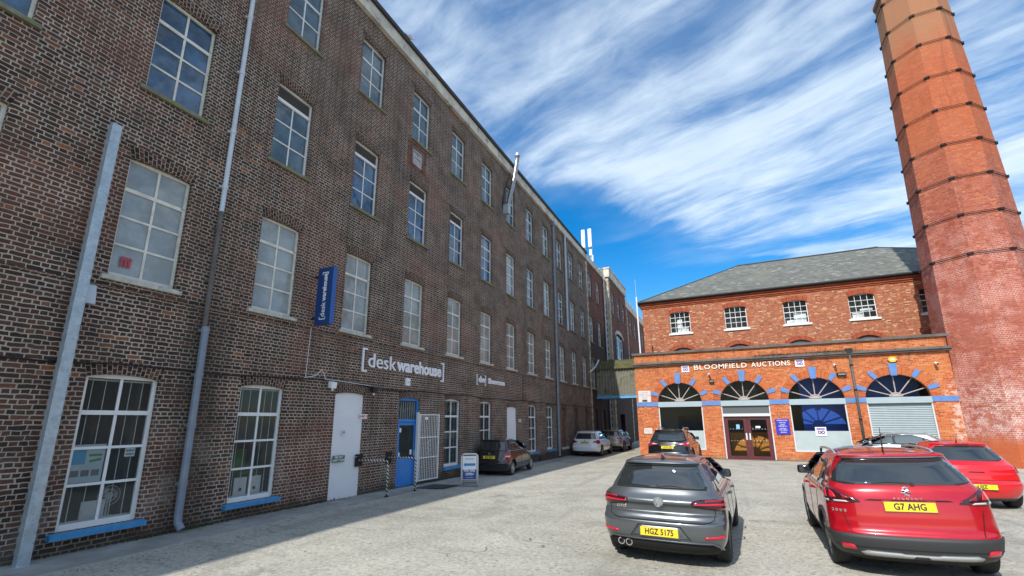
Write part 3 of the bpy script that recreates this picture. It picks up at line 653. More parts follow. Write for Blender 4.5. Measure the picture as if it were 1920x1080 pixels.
# ------------------------------------------------------------------ auction house: upper building
AX0=-4.62
up=thing('auction_house','two-storey speckled red brick building with hipped slate roof, behind the orange shopfront','building',(-4.62,31.6,0))
uw=[-2.2,1.17,4.48,7.82,11.1]; ops=[]
for c in uw: ops.append(dict(u0=c-.64,u1=c+.64,v0=7.72,v1=9.05,rise=.13,depth=.14)); ops.append(dict(u0=c-.75,u1=c+.75,v0=4.0,v1=6.42,rise=.3,depth=.12))
b=B(); wall(b,AX0,17.5,-.3,9.85,ops,lambda u,v,d:(u+4.62,d,v))
b.add([(0,13,-.3),(0,0,-.3),(0,0,9.85),(0,13,9.85)]); b.add([(22.1,0,-.3),(22.1,13,-.3),(22.1,13,9.85),(22.1,0,9.85)]); b.add([(22.1,13,-.3),(0,13,-.3),(0,13,9.85),(22.1,13,9.85)])
b.obj('wall',AUC,up,uv=True)
b=B()
for k,(z,pr) in enumerate(((9.6,.05),(9.7,.10),(9.82,.14))): b.box(-pr,22.1+pr,-pr,-.0,z,z+.1); b.box(-pr,0,0,13,z,z+.1)
b.obj('cornice',AUCARCH,up,uv=True)
b=B(); b.tube([(-.2,-.24,10.02),(22.3,-.24,10.02)],.085,8); b.tube([(-.24,-.2,10.02),(-.24,13.2,10.02)],.085,8); b.box(-.18,22.3,-.2,-.02,9.93,10.06); b.obj('gutter',BLACK,up)
rh=13.87; e=.25; d=6.565; z0=10.05
c=[(-e,-e,z0),(22.1+e,-e,z0),(22.1+e,13.13+e,z0),(-e,13.13+e,z0)]; rA=(d,d,rh); rB=(22.1-d,d,rh)
b=B(); L_=math.hypot(d+e,rh-z0)
def rf(p4,axis):
    pts=[Vector(q) for q in p4]; o0=pts[0]; u=(pts[1]-pts[0]).normalized(); n=(pts[1]-pts[0]).cross(pts[-1]-pts[0]).normalized(); w=n.cross(u)
    b.add(p4,0,[((q-o0).dot(u),(q-o0).dot(w)) for q in pts])
rf([c[0],c[1],rB,rA],0); rf([c[1],c[2],rB],0); rf([c[2],c[3],rA,rB],0); rf([c[3],c[0],rA],0)
ro=b.obj('roof',SLATE,up,uv=True)
b=B(); b.tube([rA,rB],.09,8); b.tube([c[0],rA],.05,6); b.tube([c[1],rB],.05,6); b.obj('ridge_tiles',COPE,ro)
for i,cx in enumerate(uw):
    win(up,(cx+4.62,0,7.72),0,'sash',1.28,1.33,i%3,rise=.13,glassm=G_SHOP,arch=AUCARCH,sillm=WHITE)
    b=B(); b.box(-.75,.75,.1,.12,0,2.75); w_=b.obj('blind_window',mat("slate_infill",(.09,.085,.09),.8) if i==0 else bpy.data.materials['slate_infill'],up,(cx+4.62,0,4.0))
    link('brick_arch',mk('barch',lambda:archband(lambda u,v,d:(u,d,v),0,.75,2.42,.3,.24,n=10).mesh('brick_arch',AUCARCH,uv=True)),w_)
# dim rooms and blinds behind the small sashes
b=B(); b.add([(.3,1.2,7),(22,1.2,7),(22,1.2,9.6),(.3,1.2,9.6)]); b.box(.3,22,.2,1.2,7.2,7.25); b.obj('room_interior',ROOMG,up)
b=B()
for cx,a,e,z0_,z1_ in ((-2.2,-.2,.12,7.8,8.7),(-2.2,.1,.5,7.8,8.1),(4.48,-.1,.55,7.8,8.4),(4.48,-.5,-.1,7.8,8.0),(7.82,-.5,.0,7.8,8.1),(7.82,-.1,.5,8.2,8.35)): b.add([(cx+4.62+a,.22,z0_),(cx+4.62+e,.26,z0_),(cx+4.62+e,.22,z1_),(cx+4.62+a,.26,z1_)])
b.obj('blind',WSIGN,up)
# ------------------------------------------------------------------ auction shopfront (single storey, four arches)
BAND=mat("arch_blue_paint",(.11,.235,.52),.6,var=.14,vs=4,bump=.2,bs=30,dirt=((.17,.22,.36),5,.58)); FASC=mat("grey_fascia",(.37,.45,.48),.45,var=.05); SHUT=mat("roller_shutter",(.3,.36,.38),.45,metal=.2,var=.06)
ALU=mat("pale_frame",(.62,.64,.66),.4); BURG=mat("burgundy_door",(.11,.022,.028),.35,var=.1); SPOKE=mat("grey_spokes",(.42,.36,.33),.6)
shop=thing('auction_shopfront','single-storey orange brick shopfront with four blue-keyed arches below the speckled building','building',(2.44,27,0))
ac=[(-2.29,1.15),(.935,1.15),(4.14,1.19),(7.375,1.23)]; ops=[]
for i,(cx,hw) in enumerate(ac):
    o=dict(u0=cx-hw,u1=cx+hw,v0=.46 if i in (0,2) else -.3,v1=2.98,semi=1.1,depth=.24); ops.append(o)
sp=lambda u,v,d:(u-2.44,d,v)
b=B(); wall(b,AX0,9.52,-.3,5.74,ops,sp); 
b.add([(-7.06,4.6,-.3),(-7.06,0,-.3),(-7.06,0,5.74),(-7.06,4.6,5.74)]); b.add([(7.08,0,-.3),(7.08,4.6,-.3),(7.08,4.6,5.74),(7.08,0,5.74)]); b.obj('wall',EXT,shop,uv=True)
b=B(); b.box(-7.06-.1,7.08+.1,-.14,.0,5.08,5.16); b.box(-7.16,7.18,-.2,0,5.16,5.27); b.obj('cornice',CAST,shop)
b=B(); b.box(-7.16,7.2,-.1,.34,5.74,5.86); b.box(-7.16,-6.9,.34,4.6,5.74,5.86); b.box(6.9,7.2,.34,4.6,5.74,5.86); b.obj('coping',CAST,shop)
b=B(); b.box(-7.0,7.0,.3,4.6,5.4,5.5); b.obj('roof',COPE,shop)
edges=[AX0]+[q for cx,hw in ac for q in (cx-hw,cx+hw)]+[9.52]
for i in range(0,10,2):
    b=B(); b.box(edges[i]-2.44,edges[i+1]-2.44,-.03,.0,2.79,3.03); b.obj('blue_band',BAND,shop)
for i,(cx,hw) in enumerate(ac):
    x=cx-2.44
    ar=archband(lambda u,v,d:(u,d,v),x,hw,2.98,1.1,.36,semi=True,n=28).obj('brick_arch',EXTARCH,shop,uv=True)
    for an in (-68,-34,0,34,68):
        t=R(an); b=B(); iw,ow_=(.12,.17) if an==0 else (.085,.115); r0=-.06 if an==0 else .02; r1=.52 if an==0 else .42
        ex,ez=hw*math.sin(t),1.1*math.cos(t); nx,nz=math.sin(t),math.cos(t); tx,tz=nz,-nx
        pts=[(x+ex+nx*r0-tx*iw,2.98+ez+nz*r0-tz*iw),(x+ex+nx*r0+tx*iw,2.98+ez+nz*r0+tz*iw),(x+ex+nx*r1+tx*ow_,2.98+ez+nz*r1+tz*ow_),(x+ex+nx*r1-tx*ow_,2.98+ez+nz*r1-tz*ow_)]
        b.prism(pts,lambda u,v,d:(u,d,v),-.06 if an==0 else -.035,.02); b.obj('keystone',BAND,shop)
    # fanlight: hub and five spokes
    b=B(); hx,hz=x,3.05
    b.tube([(hx-.24*math.cos(math.pi*k/10),.2,hz+.17*math.sin(math.pi*k/10)) for k in range(11)],.03,6)
    b.prism([(hx+.2*math.cos(math.pi*k/8),hz+.14*math.sin(math.pi*k/8)) for k in range(9)],lambda u,v,d:(u,d,v),.19,.22)
    for an in (-66,-34,0,34,66):
        t=R(an); b.tube([(hx+.2*math.sin(t),.2,hz+.14*math.cos(t)),(hx+(hw-.0)*math.sin(t),.2,2.98+1.1*math.cos(t))],.026,6)
    fl=b.obj('fanlight',SPOKE,shop)
    b=B(); b.add([(x-hw*math.cos(math.pi*k/24),.215,2.98+1.1*math.sin(math.pi*k/24)) for k in range(24,-1,-1)]); b.obj('glass',G_SHOP,fl)
    if i==1:
        for z_,w_,st_ in ((3.52,1.1,'WELCOME TO'),(3.25,1.75,'BLOOMFIELD AUCTIONS')): text('lettering',st_,.18,BLACK,fl,(x+.1,.2,z_),'S',.002,.002,1,'CENTER',fit=w_)
    b=B(); b.box(x-hw,x+hw,-.02,.24,2.74,3.02); b.obj('fascia',FASC,shop,bevel=.006)
    z0=.46 if i in (0,2) else 0
    b=B(); b.box(x-hw,x-hw+.055,.03,.12,z0,2.74)
    if i in (0,2): b.box(x+hw-.055,x+hw,.03,.12,z0,2.74); b.box(x-hw+.055,x+hw-.055,.04,.12,z0,z0+.05)
    fr=b.obj('window' if i in (0,2) else 'door_jamb' if i==1 else 'shutter_guide',ALU,shop)
    if i in (1,3): b=B(); b.box(x+hw-.055,x+hw,.03,.12,z0,2.74); b.obj('door_jamb' if i==1 else 'shutter_guide',ALU,shop)
    if i in (0,2):
        b=B(); b.add([(x-hw,.1,z0),(x+hw,.1,z0),(x+hw,.1,2.74),(x-hw,.1,2.74)]); b.obj('glass',G_SHOP,fr)
        FR=bpy.data.materials.get('frosted_film') or mat('frosted_film',(.42,.49,.49),.3,spec=.6,var=.06)
        b=B(); b.add([(x-hw+.055,.095,z0+.05),(x+hw-.055,.095,z0+.05),(x+hw-.055,.095,1.46),(x-hw+.055,.095,1.46)]); b.obj('frosted_film',FR,fr)
    if i==3:
        b=B(); n=34
        for k in range(n): 
            za=2.74*k/n; zb=2.74*(k+1)/n; zm=(za+zb)/2
            b.add([(x-hw+.05,.12,za),(x+hw-.05,.12,za),(x+hw-.05,.1,zm),(x-hw+.05,.1,zm)]);b.add([(x-hw+.05,.1,zm),(x+hw-.05,.1,zm),(x+hw-.05,.12,zb),(x-hw+.05,.12,zb)])
        b.obj('shutter',SHUT,shop)
# glazed double doors
x=.935-2.44; hw=1.15
b=B(); b.box(x-hw+.055,x+hw-.055,.07,.3,2.34,2.74); b.obj('shutter_box',mat("dark_shutter_box",(.1,.11,.115),.5),shop)
b=B(); b.box(x-hw+.055,x+hw-.055,.0,.12,2.2,2.34); b.obj('door_head',ALU,shop)
b=B()
b.box(x-1.09,x-.98,.1,.17,0,2.2);b.box(x+.98,x+1.09,.1,.17,0,2.2);b.box(x-.98,x+.98,.1,.17,2.1,2.2)
df=b.obj('double_door',BURG,shop)
for s in (-1,1):
    b=B(); b.box(*sorted((x+s*.005,x+s*.16)),.105,.16,0,2.1); b.box(*sorted((x+s*.9,x+s*.98)),.105,.16,0,2.1); b.box(*sorted((x+s*.16,x+s*.9)),.107,.16,0,.19); b.box(*sorted((x+s*.16,x+s*.9)),.107,.16,2.02,2.1)
    lf=b.obj('door_leaf',BURG,df)
    b=B(); b.add([(x+s*.53-.37,.135,.19),(x+s*.53+.37,.135,.19),(x+s*.53+.37,.135,2.02),(x+s*.53-.37,.135,2.02)]); b.add
    g=b.obj('glass',G_SHOP,df)
    b=B(); b.box(x+s*.08-.035,x+s*.08+.035,.08,.1,1.0,1.34); b.obj('push_plate',ALU,df)
    b=B()
    for zz in (.95,1.55):
        for k in range(5): b.prism([(x+s*.53-.28+.14*k+.018*math.cos(q*1.047),zz+.018*math.sin(q*1.047)) for q in range(6)],lambda u,v,d:(u,d,v),.126,.13)
    b.obj('glass_markers',WSIGN,df)
b=B(); b.box(x-.52,x-.36,.12,.125,1.55,1.78); b.obj('sticker',mat("pale_blue_notice",(.25,.5,.75),.4),df)
b=B(); b.box(x+.38,x+.6,.12,.125,1.6,1.7); b.obj('notice',WSIGN,df)
b=B(); b.box(-3.6,1.8,-.12,.0,-.2,.035); b.obj('threshold',CAST,shop)
# rooms behind the glass
b=B(); b.add([(-7,4.4,0),(7,4.4,0),(7,4.4,5),(-7,4.4,5)]); b.add([(-7,.3,.02),(7,.3,.02),(7,4.4,.02),(-7,4.4,.02)]); b.add([(-7,4.4,4.9),(7,4.4,4.9),(7,.3,4.9),(-7,.3,4.9)])
for xx in (-6.8,-2.9,.4,3.2,6.9): b.box(xx-.06,xx+.06,.3,4.4,0,4.9)
b.obj('room_interior',mat("shop_room",(.3,.31,.3),.9),shop)
b=B(); b.box(1.2,3.1,1.45,1.6,.02,4.2); b.obj('partition',mat("royal_blue_partition",(.01,.09,.5),.6),shop)
b=B(); b.box(-2.35,.2,2.9,3.1,.02,1.3); b.obj('counter',mat("orange_wood_counter",(.6,.25,.04),.5,var=.12,vs=2),shop)
b=B(); b.box(-5.2,-3.4,3.9,4.0,.02,2.3); b.obj('inner_door',mat("dark_blue_inner",(.01,.015,.05),.5),shop)

b=B(); b.box(3.7,6.2,1.5,1.6,2.9,4.6); b.obj('inner_blind',bpy.data.materials['royal_blue_partition'],shop)
# workshop across the yard, outside the picture but mirrored in the nearest panes
ws=thing('brick_workshop','sunlit red brick workshop across the yard, mirrored in the nearest barred windows','building',(19,8,0))
b=B(); ops=[dict(u0=-8+4*k,u1=-6+4*k,v0=1.2,v1=3.4,rise=.2,depth=.15) for k in range(6)]
wall(b,-12,16,-.3,5.2,ops,lambda u,v,d:(d,-u,v)); wall(b,0,9,-.3,5.2,[],lambda u,v,d:(u,-16+d,v)); wall(b,0,9,-.3,5.2,[],lambda u,v,d:(9-u,12-d,v)); b.obj('wall',EXT,ws,uv=True)
b=B(); b.add([(-.3,-16.3,5.1),(4.5,-16.3,7.6),(4.5,12.3,7.6),(-.3,12.3,5.1)][::-1]); b.add([(4.5,-16.3,7.6),(9.3,-16.3,5.1),(9.3,12.3,5.1),(4.5,12.3,7.6)][::-1]); b.add([(0,-16,5.2),(9,-16,5.2),(4.5,-16,7.5)]); b.add([(0,12,5.2),(4.5,12,7.5),(9,12,5.2)]); b.obj('roof',SLATE,ws,uv=True)
for k in range(6): win(ws,(0,7-4*k,1.2),R(-90),'whitefour',2.0,2.2,k%3,rise=.2,glassm=G_SKY,arch=EXTARCH,sillm=SILLW)
# ------------------------------------------------------------------ octagonal mill chimney
CXc,CYc=11.614,28.28; K=1.0375
def chr_(z):   # circumradius at height z (measured from the ring heights)
    zz=[0,9.4,11.34,13.25,15.08,17.02,18.98,21.01,22.87,25.6]; rr=[2.19,1.897,1.842,1.797,1.744,1.69,1.62,1.545,1.493,1.41]
    for a,c,p_,q_ in zip(zz,zz[1:],rr,rr[1:]):
        if z<=c: return p_+(q_-p_)*(z-a)/(c-a)
    return rr[-1]
stack=thing('mill_chimney','tall tapering octagonal red brick chimney strapped with iron rings, right of the shopfront','chimney',(CXc,CYc,0))
A0=R(158.4-.9+360)
def ov(k,z,dr=0): t=A0+k*math.pi/4; r_=chr_(z)+dr; return (r_*math.cos(t),r_*math.sin(t),z)
b=B(); zs=[-.4+q for q in [0,1.4,3,5,7,9,11,13,15,17,19,21,23,25,25.7]]
for z,zz in zip(zs,zs[1:]):
    for k in range(8):
        ra,rb=chr_(max(0,z)),chr_(zz); w=.765
        b.add([ov(k,z),ov(k+1,z),ov(k+1,zz),ov(k,zz)],0,[(k*1.8+.5-ra*w/2,z),(k*1.8+.5+ra*w/2,z),(k*1.8+.5+rb*w/2,zz),(k*1.8+.5-rb*w/2,zz)])
b.obj('shaft',CHIM,stack,uv=True)
b=B()
for k in range(8):
    for (z0,z1,dr) in ((25.3,25.42,.05),(25.42,25.62,.09)):
        b.add([ov(k,z0,dr),ov(k+1,z0,dr),ov(k+1,z1,dr),ov(k,z1,dr)]); b.add([ov(k,z0,0),ov(k+1,z0,0),ov(k+1,z0,dr),ov(k,z0,dr)][::-1]); b.add([ov(k,z1,dr),ov(k+1,z1,dr),ov(k+1,z1,-.4),ov(k,z1,-.4)])
b.obj('crown',CHIM,stack,uv=True)
IRON=mat("rusted_iron",(.028,.022,.022),.7,metal=.4)
for z in (9.4,11.34,13.25,15.08,17.02,18.98,21.01,22.87,24.75):
    b=B(); 
    for k in range(8):
        for dz in (-.045,.045): b.tube([Vector(ov(k,z+dz,.05)),Vector(ov(k+1,z+dz,.05))],.013,5)
    rg=b.obj('iron_band',IRON,stack)
    for k in range(8):
        t=A0+k*math.pi/4; c,s=math.cos(t),math.sin(t); r_=chr_(z); b=B()
        def F(x,y,zz): return (c*x-s*y,s*x+c*y,zz)
        i=len(b.v); b.v+=[F(r_-.07,-.12,z-.05),F(r_+.075,-.09,z-.04),F(r_+.075,.09,z-.04),F(r_-.07,.12,z-.05),F(r_-.07,-.12,z+.06),F(r_+.08,-.09,z+.05),F(r_+.08,.09,z+.05),F(r_-.07,.12,z+.06)]
        for q in ((3,2,1,0),(4,5,6,7),(0,1,5,4),(1,2,6,5),(2,3,7,6),(3,0,4,7)): b.f.append(q);b.m.append(0);b.uvs.append(None)
        b.obj('corner_bracket',IRON,rg)
# ------------------------------------------------------------------ pipes, posts, wiring on the mill
def pipe(name,label,cat,pts,r,m,brk=(),joints=(),jr=1.35,hop=False,shoe=False,group=None):
    o=Vector(pts[0]); t=thing(name,label,cat,o,group=group); q=[tuple(Vector(v)-o) for v in pts]
    b=B(); b.tube(q,r,10); b.obj('pipe',m,t,smooth=False)
    b=B()
    for z in joints:
        y=0
        for a,c in zip(q,q[1:]):
            if min(a[2],c[2])<=z-o.z<=max(a[2],c[2]) and a[2]!=c[2]: f=(z-o.z-a[2])/(c[2]-a[2]); y=a[1]+(c[1]-a[1])*f; x=a[0]+(c[0]-a[0])*f
        b=B(); b.tube([(q[0][0],y,z-o.z-.05),(q[0][0],y,z-o.z+.05)],r*jr,10); b.box(-r-.05,-r*.8,y-.08,y+.08,z-o.z-.02,z-o.z+.02); b.obj('bracket',m,t)
    if hop: b=B(); b.box(-.1,.12,-.13,.13,q[-1][2]-.05,q[-1][2]+.22); b.obj('hopper',m,t)
    return t
pipe('drainpipe','pale drainpipe on the upper brickwork of the mill, left of the hanging blue sign','drainpipe',[(-9.68,5.6,6.6),(-9.68,5.6,15.5)],.05,PIPEL,joints=(7.2,8.6,10.2,11.8,13.6),jr=1.25)
pipe('drainpipe','thin rusty grey middle length of drainpipe between pale pipe and thicker blue-grey pipe','drainpipe',[(-9.69,5.61,3.95),(-9.69,5.6,6.6)],.047,PIPEG,joints=(5.0,6.2),jr=1.2)
pipe('drainpipe','thick blue-grey drainpipe meeting the ground between the two nearest barred windows','drainpipe',[(-9.66,5.62,4.0),(-9.66,5.63,.32),(-9.64,5.63,.2),(-9.56,5.66,.08)],.07,PIPEB,joints=(.9,2.0,3.0,3.92),jr=1.14)
pipe('drainpipe','full-height pale blue drainpipe beyond the parked black hatchback','drainpipe',[(-9.68,27.75,-.1),(-9.68,27.75,15.4)],.075,PIPEB,joints=(1.8,3.8,5.8,7.8,9.8,11.8,13.8),jr=1.15,hop=True)
pipe('drainpipe','shorter pale green-grey drainpipe stopping halfway down the upper mill wall','drainpipe',[(-9.68,30.3,8.3),(-9.68,30.3,15.6)],.085,GALV,joints=(8.5,10.5,12.5,14.5),jr=1.15)
pipe('drainpipe','white drainpipe in the corner beside the projecting stone-banded block','drainpipe',[(-9.66,42.25,-.3),(-9.66,42.25,15.6)],.07,PIPEL,joints=(3,6,9,12,15),jr=1.15,hop=True)
pipe('drainpipe','pale drainpipe on the furthest red brick range','drainpipe',[(-9.45,60.3,0),(-9.45,60.3,15)],.07,PIPEL,joints=(6,9,12),jr=1.15)
t=thing('steel_post','tall galvanised steel box post standing against the mill at the far left','post',(-9.6,3.5,0))
b=B(); b.box(-.075,.075,-.075,.075,0,7.37); b.obj('column',GALV,t,bevel=.008)
b=B(); b.tube([(-.01,0,7.37),(-.01,0,7.375)],.07,10)
for z in (1.9,3.7,7.2): b.tube([(.076,0,z),(.082,0,z)],.012,6)
b.obj('bolt',GALV,t)
b=B(); b.box(-.12,.12,-.12,.12,0,.02); b.obj('base_plate',GALV,t)
t=thing('lamp_housing','pale grey wall box with thick black cable below, beside the steel post','wall light',(-9.8,3.66,4.05))
b=B(); b.v+=[(0,-.1,0),(.14,-.1,0),(.14,.1,0),(0,.1,0),(0,-.08,.34),(.09,-.08,.34),(.09,.09,.34),(0,.09,.34)]
for q in ((3,2,1,0),(4,5,6,7),(0,1,5,4),(1,2,6,5),(2,3,7,6),(3,0,4,7)): b.f.append(q);b.m.append(0);b.uvs.append(None)
b.obj('housing',mat("pale_plastic",(.5,.55,.62),.4),t,bevel=.01)
b=B(); b.tube([(.05,-.03,0),(.04,-.02,-.35),(.035,-.03,-.75),(.04,-.08,-.93),(.04,-.3,-1.02)],.028,7,rr=[.035,.03,.024,.024,.018]); b.obj('cable',BLACK,t)
def cable(name,label,pts,r,m=BLACK,cat='cable'):
    b=B(); b.tube(pts,r,5); return tag(b.obj(name,m),label,cat)
pts=[(-9.77,-12,3.1)]
for k in range(60):
    y=-11+.9*k; z=3.07+.035*math.sin(k*1.9)+(.12 if 8.2<y<9.9 else 0)+(.02*math.sin(k*.7))
    if y<42: pts.append((-9.77,y,z))
cable('wall_cable','long sagging black cable clipped along the mill just above the ground-floor openings',pts,.017)
cable('wall_cable','thin white wire hanging straight down from the hanging blue sign',[(-9.78,8.36,4.5),(-9.785,8.33,3.2)],.007,WHITE)
cable('wall_cable','short white cable looping over the first white fire door',[(-9.77,8.3,3.17),(-9.74,8.6,3.24),(-9.72,8.78,3.42),(-9.72,8.87,3.3),(-9.74,8.95,3.17),(-9.75,9.4,3.17),(-9.75,10.3,3.13),(-9.75,10.7,3.12),(-9.72,10.75,3.0)],.009,WHITE)
cable('wall_cable','vertical dark cable down the mill between the showroom lettering and the drainpipe',[(-9.785,22.4,4.4),(-9.785,22.4,2.9)],.012)
# flood lights over door
def flood(x,y,z,label,m,rz=0):
    t=thing('security_light',label,'security light',(x,y,z))
    b=B(); b.tube([(0,0,0),(.1,0,.02),(.16,0,-.02)],.018,6); b.obj('arm',m,t)
    b=B(); b.v+=[(.1,-.09,-.1),(.22,-.09,-.13),(.22,.09,-.13),(.1,.09,-.1),(.1,-.09,.07),(.24,-.09,.04),(.24,.09,.04),(.1,.09,.07)]
    for q in ((3,2,1,0),(4,5,6,7),(0,1,5,4),(1,2,6,5),(2,3,7,6),(3,0,4,7)): b.f.append(q);b.m.append(0);b.uvs.append(None)
    b.obj('lamp_head',m,t,bevel=.006); b=B(); b.tube([(.16,0,-.12),(.18,0,-.19)],.03,8); b.obj('sensor',WHITE,t)
flood(-9.79,9.1,3.06,'white floodlight above the left edge of the first white fire door',WSIGN)
flood(-9.79,10.72,3.02,'small black camera light on the brick right of the first white fire door',BLACK)
def plate(name,label,cat,x,y,z,w,h,m,face='E',t=.012,rows=None,rm=None,bev=0):
    o=thing(name,label,cat,(x,y,z)); b=B()
    if face=='E': b.box(0,t,-w/2,w/2,-h/2,h/2)
    else: b.box(-w/2,w/2,-t,0,-h/2,h/2)
    b.obj('board',m,o,bevel=bev); return o
t=thing('alarm_box','small white alarm box above the blue shop door','alarm box',(-9.8,12.5,3.36)); b=B(); b.box(0,.08,-.11,.11,-.13,.13); b.obj('housing',WSIGN,t,bevel=.015); b=B(); b.box(.08,.085,-.05,.05,-.03,.0); b.obj('grille',GALV,t)
REDT=mat("red_lettering",(.6,.03,.03),.5); GREENS=mat("safety_green",(.01,.09,.045),.4); NAVY=mat("navy_lettering",(.02,.03,.2),.5)
o=plate('unit_sign','small white and red unit number sign right of the first white fire door','sign',-9.795,10.54,2.2,.3,.13,WSIGN); text('lettering','UNIT 8',.095,REDT,o,(.014,0,0),'E',.002,.003)
o=plate('unit_sign','small white and red sign right of the white door behind the black hatchback','sign',-9.795,21.95,2.06,.3,.14,WSIGN); text('lettering','UNIT 9',.09,REDT,o,(.014,0,0),'E',.002,.003)
o=plate('fire_exit_sign','dark green fire exit keep clear sign low on the white door','sign',-9.77,9.66,1.06,.42,.17,GREENS); text('lettering','FIRE EXIT\nKEEP CLEAR',.078,LETW,o,(.014,0,0),'E',.002,.001)
o=plate('warning_sticker','small pale warning triangle sticker at head height on the white door','sticker',-9.77,9.78,1.75,.1,.13,mat("pale_sticker",(.6,.62,.7),.5),t=.003)
b=B(); b.prism([(-.035,-.005),(.035,-.005),(0,.055)],lambda u,v,d:(d,u,v),.006,.003); b.obj('triangle',NAVY,o)
# wall lettering
t=thing('wall_sign','large white deskwarehouse lettering in square brackets fixed on the mill brick','sign',(-9.8,12.5,3.88))
text('lettering','desk',.62,LETW,t,(.03,-1.94,-.2),'E',.02,0,1,'LEFT',fit=1.30,fh=.44)
text('lettering','warehouse',.60,LETW,t,(.03,-.60,-.2),'E',.02,.018,1,'LEFT',fit=2.62,fh=.45)
for s in (-1,1):
    b=B(); y=s*2.17; b.box(.01,.05,y-.03,y+.03,-.36,.36)
    for z in (-.36,.31): b.box(.01,.05,*sorted((y-s*.03,y-s*.17)),z,z+.05)
    b.obj('bracket',LETW,t)
t=thing('wall_sign','smaller white dw Showroom lettering on the mill, right of the large lettering','sign',(-9.8,18.7,3.83))
text('lettering','dw',.36,LETW,t,(.03,-.92,-.12),'E',.02,.01,1,'CENTER',fit=.62,fh=.3); text('lettering','Showroom',.33,LETW,t,(.03,.53,-.12),'E',.02,.012,1,'CENTER',fit=1.72,fh=.27)
for y,s in ((-1.36,1),(-.56,-1)):
    b=B(); b.box(.01,.04,y-.018,y+.018,-.23,.23)
    for z in (-.23,.195): b.box(.01,.04,*sorted((y+s*.018,y+s*.09)),z,z+.035)
    b.obj('bracket',LETW,t)
# hanging sign
t=thing('hanging_sign','tall dark blue projecting box sign with vertical deskwarehouse lettering','sign',(-9.6,8.28,4.53))
b=B(); b.box(0,.54,0,.14,0,1.56,0); b.m[-1]=0; b.m[3]=1; b.m=[0,0,0,1,0,0]; b.obj('sign_box',[SIGNB,SIGNB2],t,bevel=.006)
for z in (.2,1.36): b=B(); b.box(-.2,.0,.05,.09,z-.02,z+.02); b.obj('bracket',BLACK,t)
text('lettering','desk',.2,LETW,t,(.345,-.004,.20),'SV',.003,.0015,1,'LEFT',fit=.40,fh=.15); text('lettering','warehouse',.2,LETW,t,(.345,-.004,.62),'SV',.003,.007,1,'LEFT',fit=.77,fh=.15)
for o in t.children:
    if o.name.startswith('lettering'): pass
for z,s in ((.14,1),(1.42,-1)):
    b=B(); b.box(.16,.38,-.006,-.0005,z-.012,z+.012)
    for x in (.16,.36): b.box(x,x+.02,-.006,-.0005,*sorted((z,z+s*.06)))
    b.obj('letter_bracket',LETW,t)
# date plaque
t=thing('stone_plaque','small pale stone panel framed in red brick beneath a top-floor mill window','plaque',(-9.8,12.5,11.86))
b=B(); b.box(0,.012,-.56,.56,-.45,.6); b.obj('brick_surround',REDMILL,t,uv=True)
b=B(); b.box(.012,.05,-.36,-.29,-.33,.4);b.box(.012,.05,.29,.36,-.33,.4);b.box(.012,.05,-.29,.29,.33,.4); b.obj('frame',CAST,t)
b=B(); b.box(.012,.028,-.28,.28,-.3,.33); b.obj('panel',mat("pale_plaque",(.4,.38,.38),.8,var=.2),t)
b=B(); b.box(.028,.034,-.2,.2,-.02,.0); b.box(.028,.034,-.01,.01,.1,.25); b.box(.028,.034,-.24,.24,.21,.235); b.obj('carving',BLACK,t)
# flue
t=thing('metal_flue','shiny steel boiler flue leaning out of a top-floor mill window past the parapet','flue',(-9.8,20.6,13.0))
b=B(); b.tube([(.12,-.42,.15),(.2,-.35,.5),(.42,.0,2.2),(.5,.22,3.4),(.5,.28,3.75)],.12,12); b.obj('pipe',mat("stainless_steel",(.33,.32,.3),.3,metal=.85,var=.25,vs=4),t,smooth=True)
b=B(); b.box(.0,.34,-.62,-.34,-.12,.42); b.obj('elbow',GALV,t,bevel=.02); b=B(); b.tube([(.5,.28,3.7),(.5,.29,3.86)],.145,12); b.obj('cowl',GALV,t)
b=B(); b.tube([(.0,-.7,.1),(.1,-.55,1.4),(.3,-.25,2.4)],.03,6); b.obj('stay',BLACK,t)
# antennas
for (x,label) in ((-10.9,'left white mobile phone antenna panel above the far end of the mill parapet'),(-10.25,'right white mobile phone antenna panel above the far end of the mill parapet')):
    t=thing('phone_antenna',label,'antenna',(x,40,15.95),group='antenna panels on the mill roof')
    b=B(); b.box(-.17,.17,-.09,.09,2.35,4.2); b.obj('panel',mat("antenna_white",(.85,.86,.86),.35),t,bevel=.03)
    b=B(); b.tube([(.0,.15,0),(.0,.15,3.9)],.05,8); b.tube([(.14,.1,0),(.14,.1,2.4)],.03,6); b.obj('pole',GALV,t)
    b=B(); b.box(-.12,.12,-.02,.2,1.5,2.1); b.box(.1,.24,.0,.16,.9,1.5); b.obj('radio_unit',WSIGN,t,bevel=.02)
    b=B(); b.tube([(.04,.0,2.35),(.1,.0,2.0),(.05,.1,1.5),(-.04,.2,.8),(0,.2,0)],.02,5); b.obj('cable',BLACK,t)
t=thing('aerial_mast','slim white radio mast with thin whip, behind the left corner of the shopfront roof','mast',(-4.5,28.8,5.5))
b=B(); b.tube([(0,0,0),(-.02,0,4.3)],.045,8); b.obj('pole',WSIGN,t); b=B(); b.tube([(-.02,0,4.3),(-.03,0,5.5)],.012,5); b.obj('whip',GALV,t)
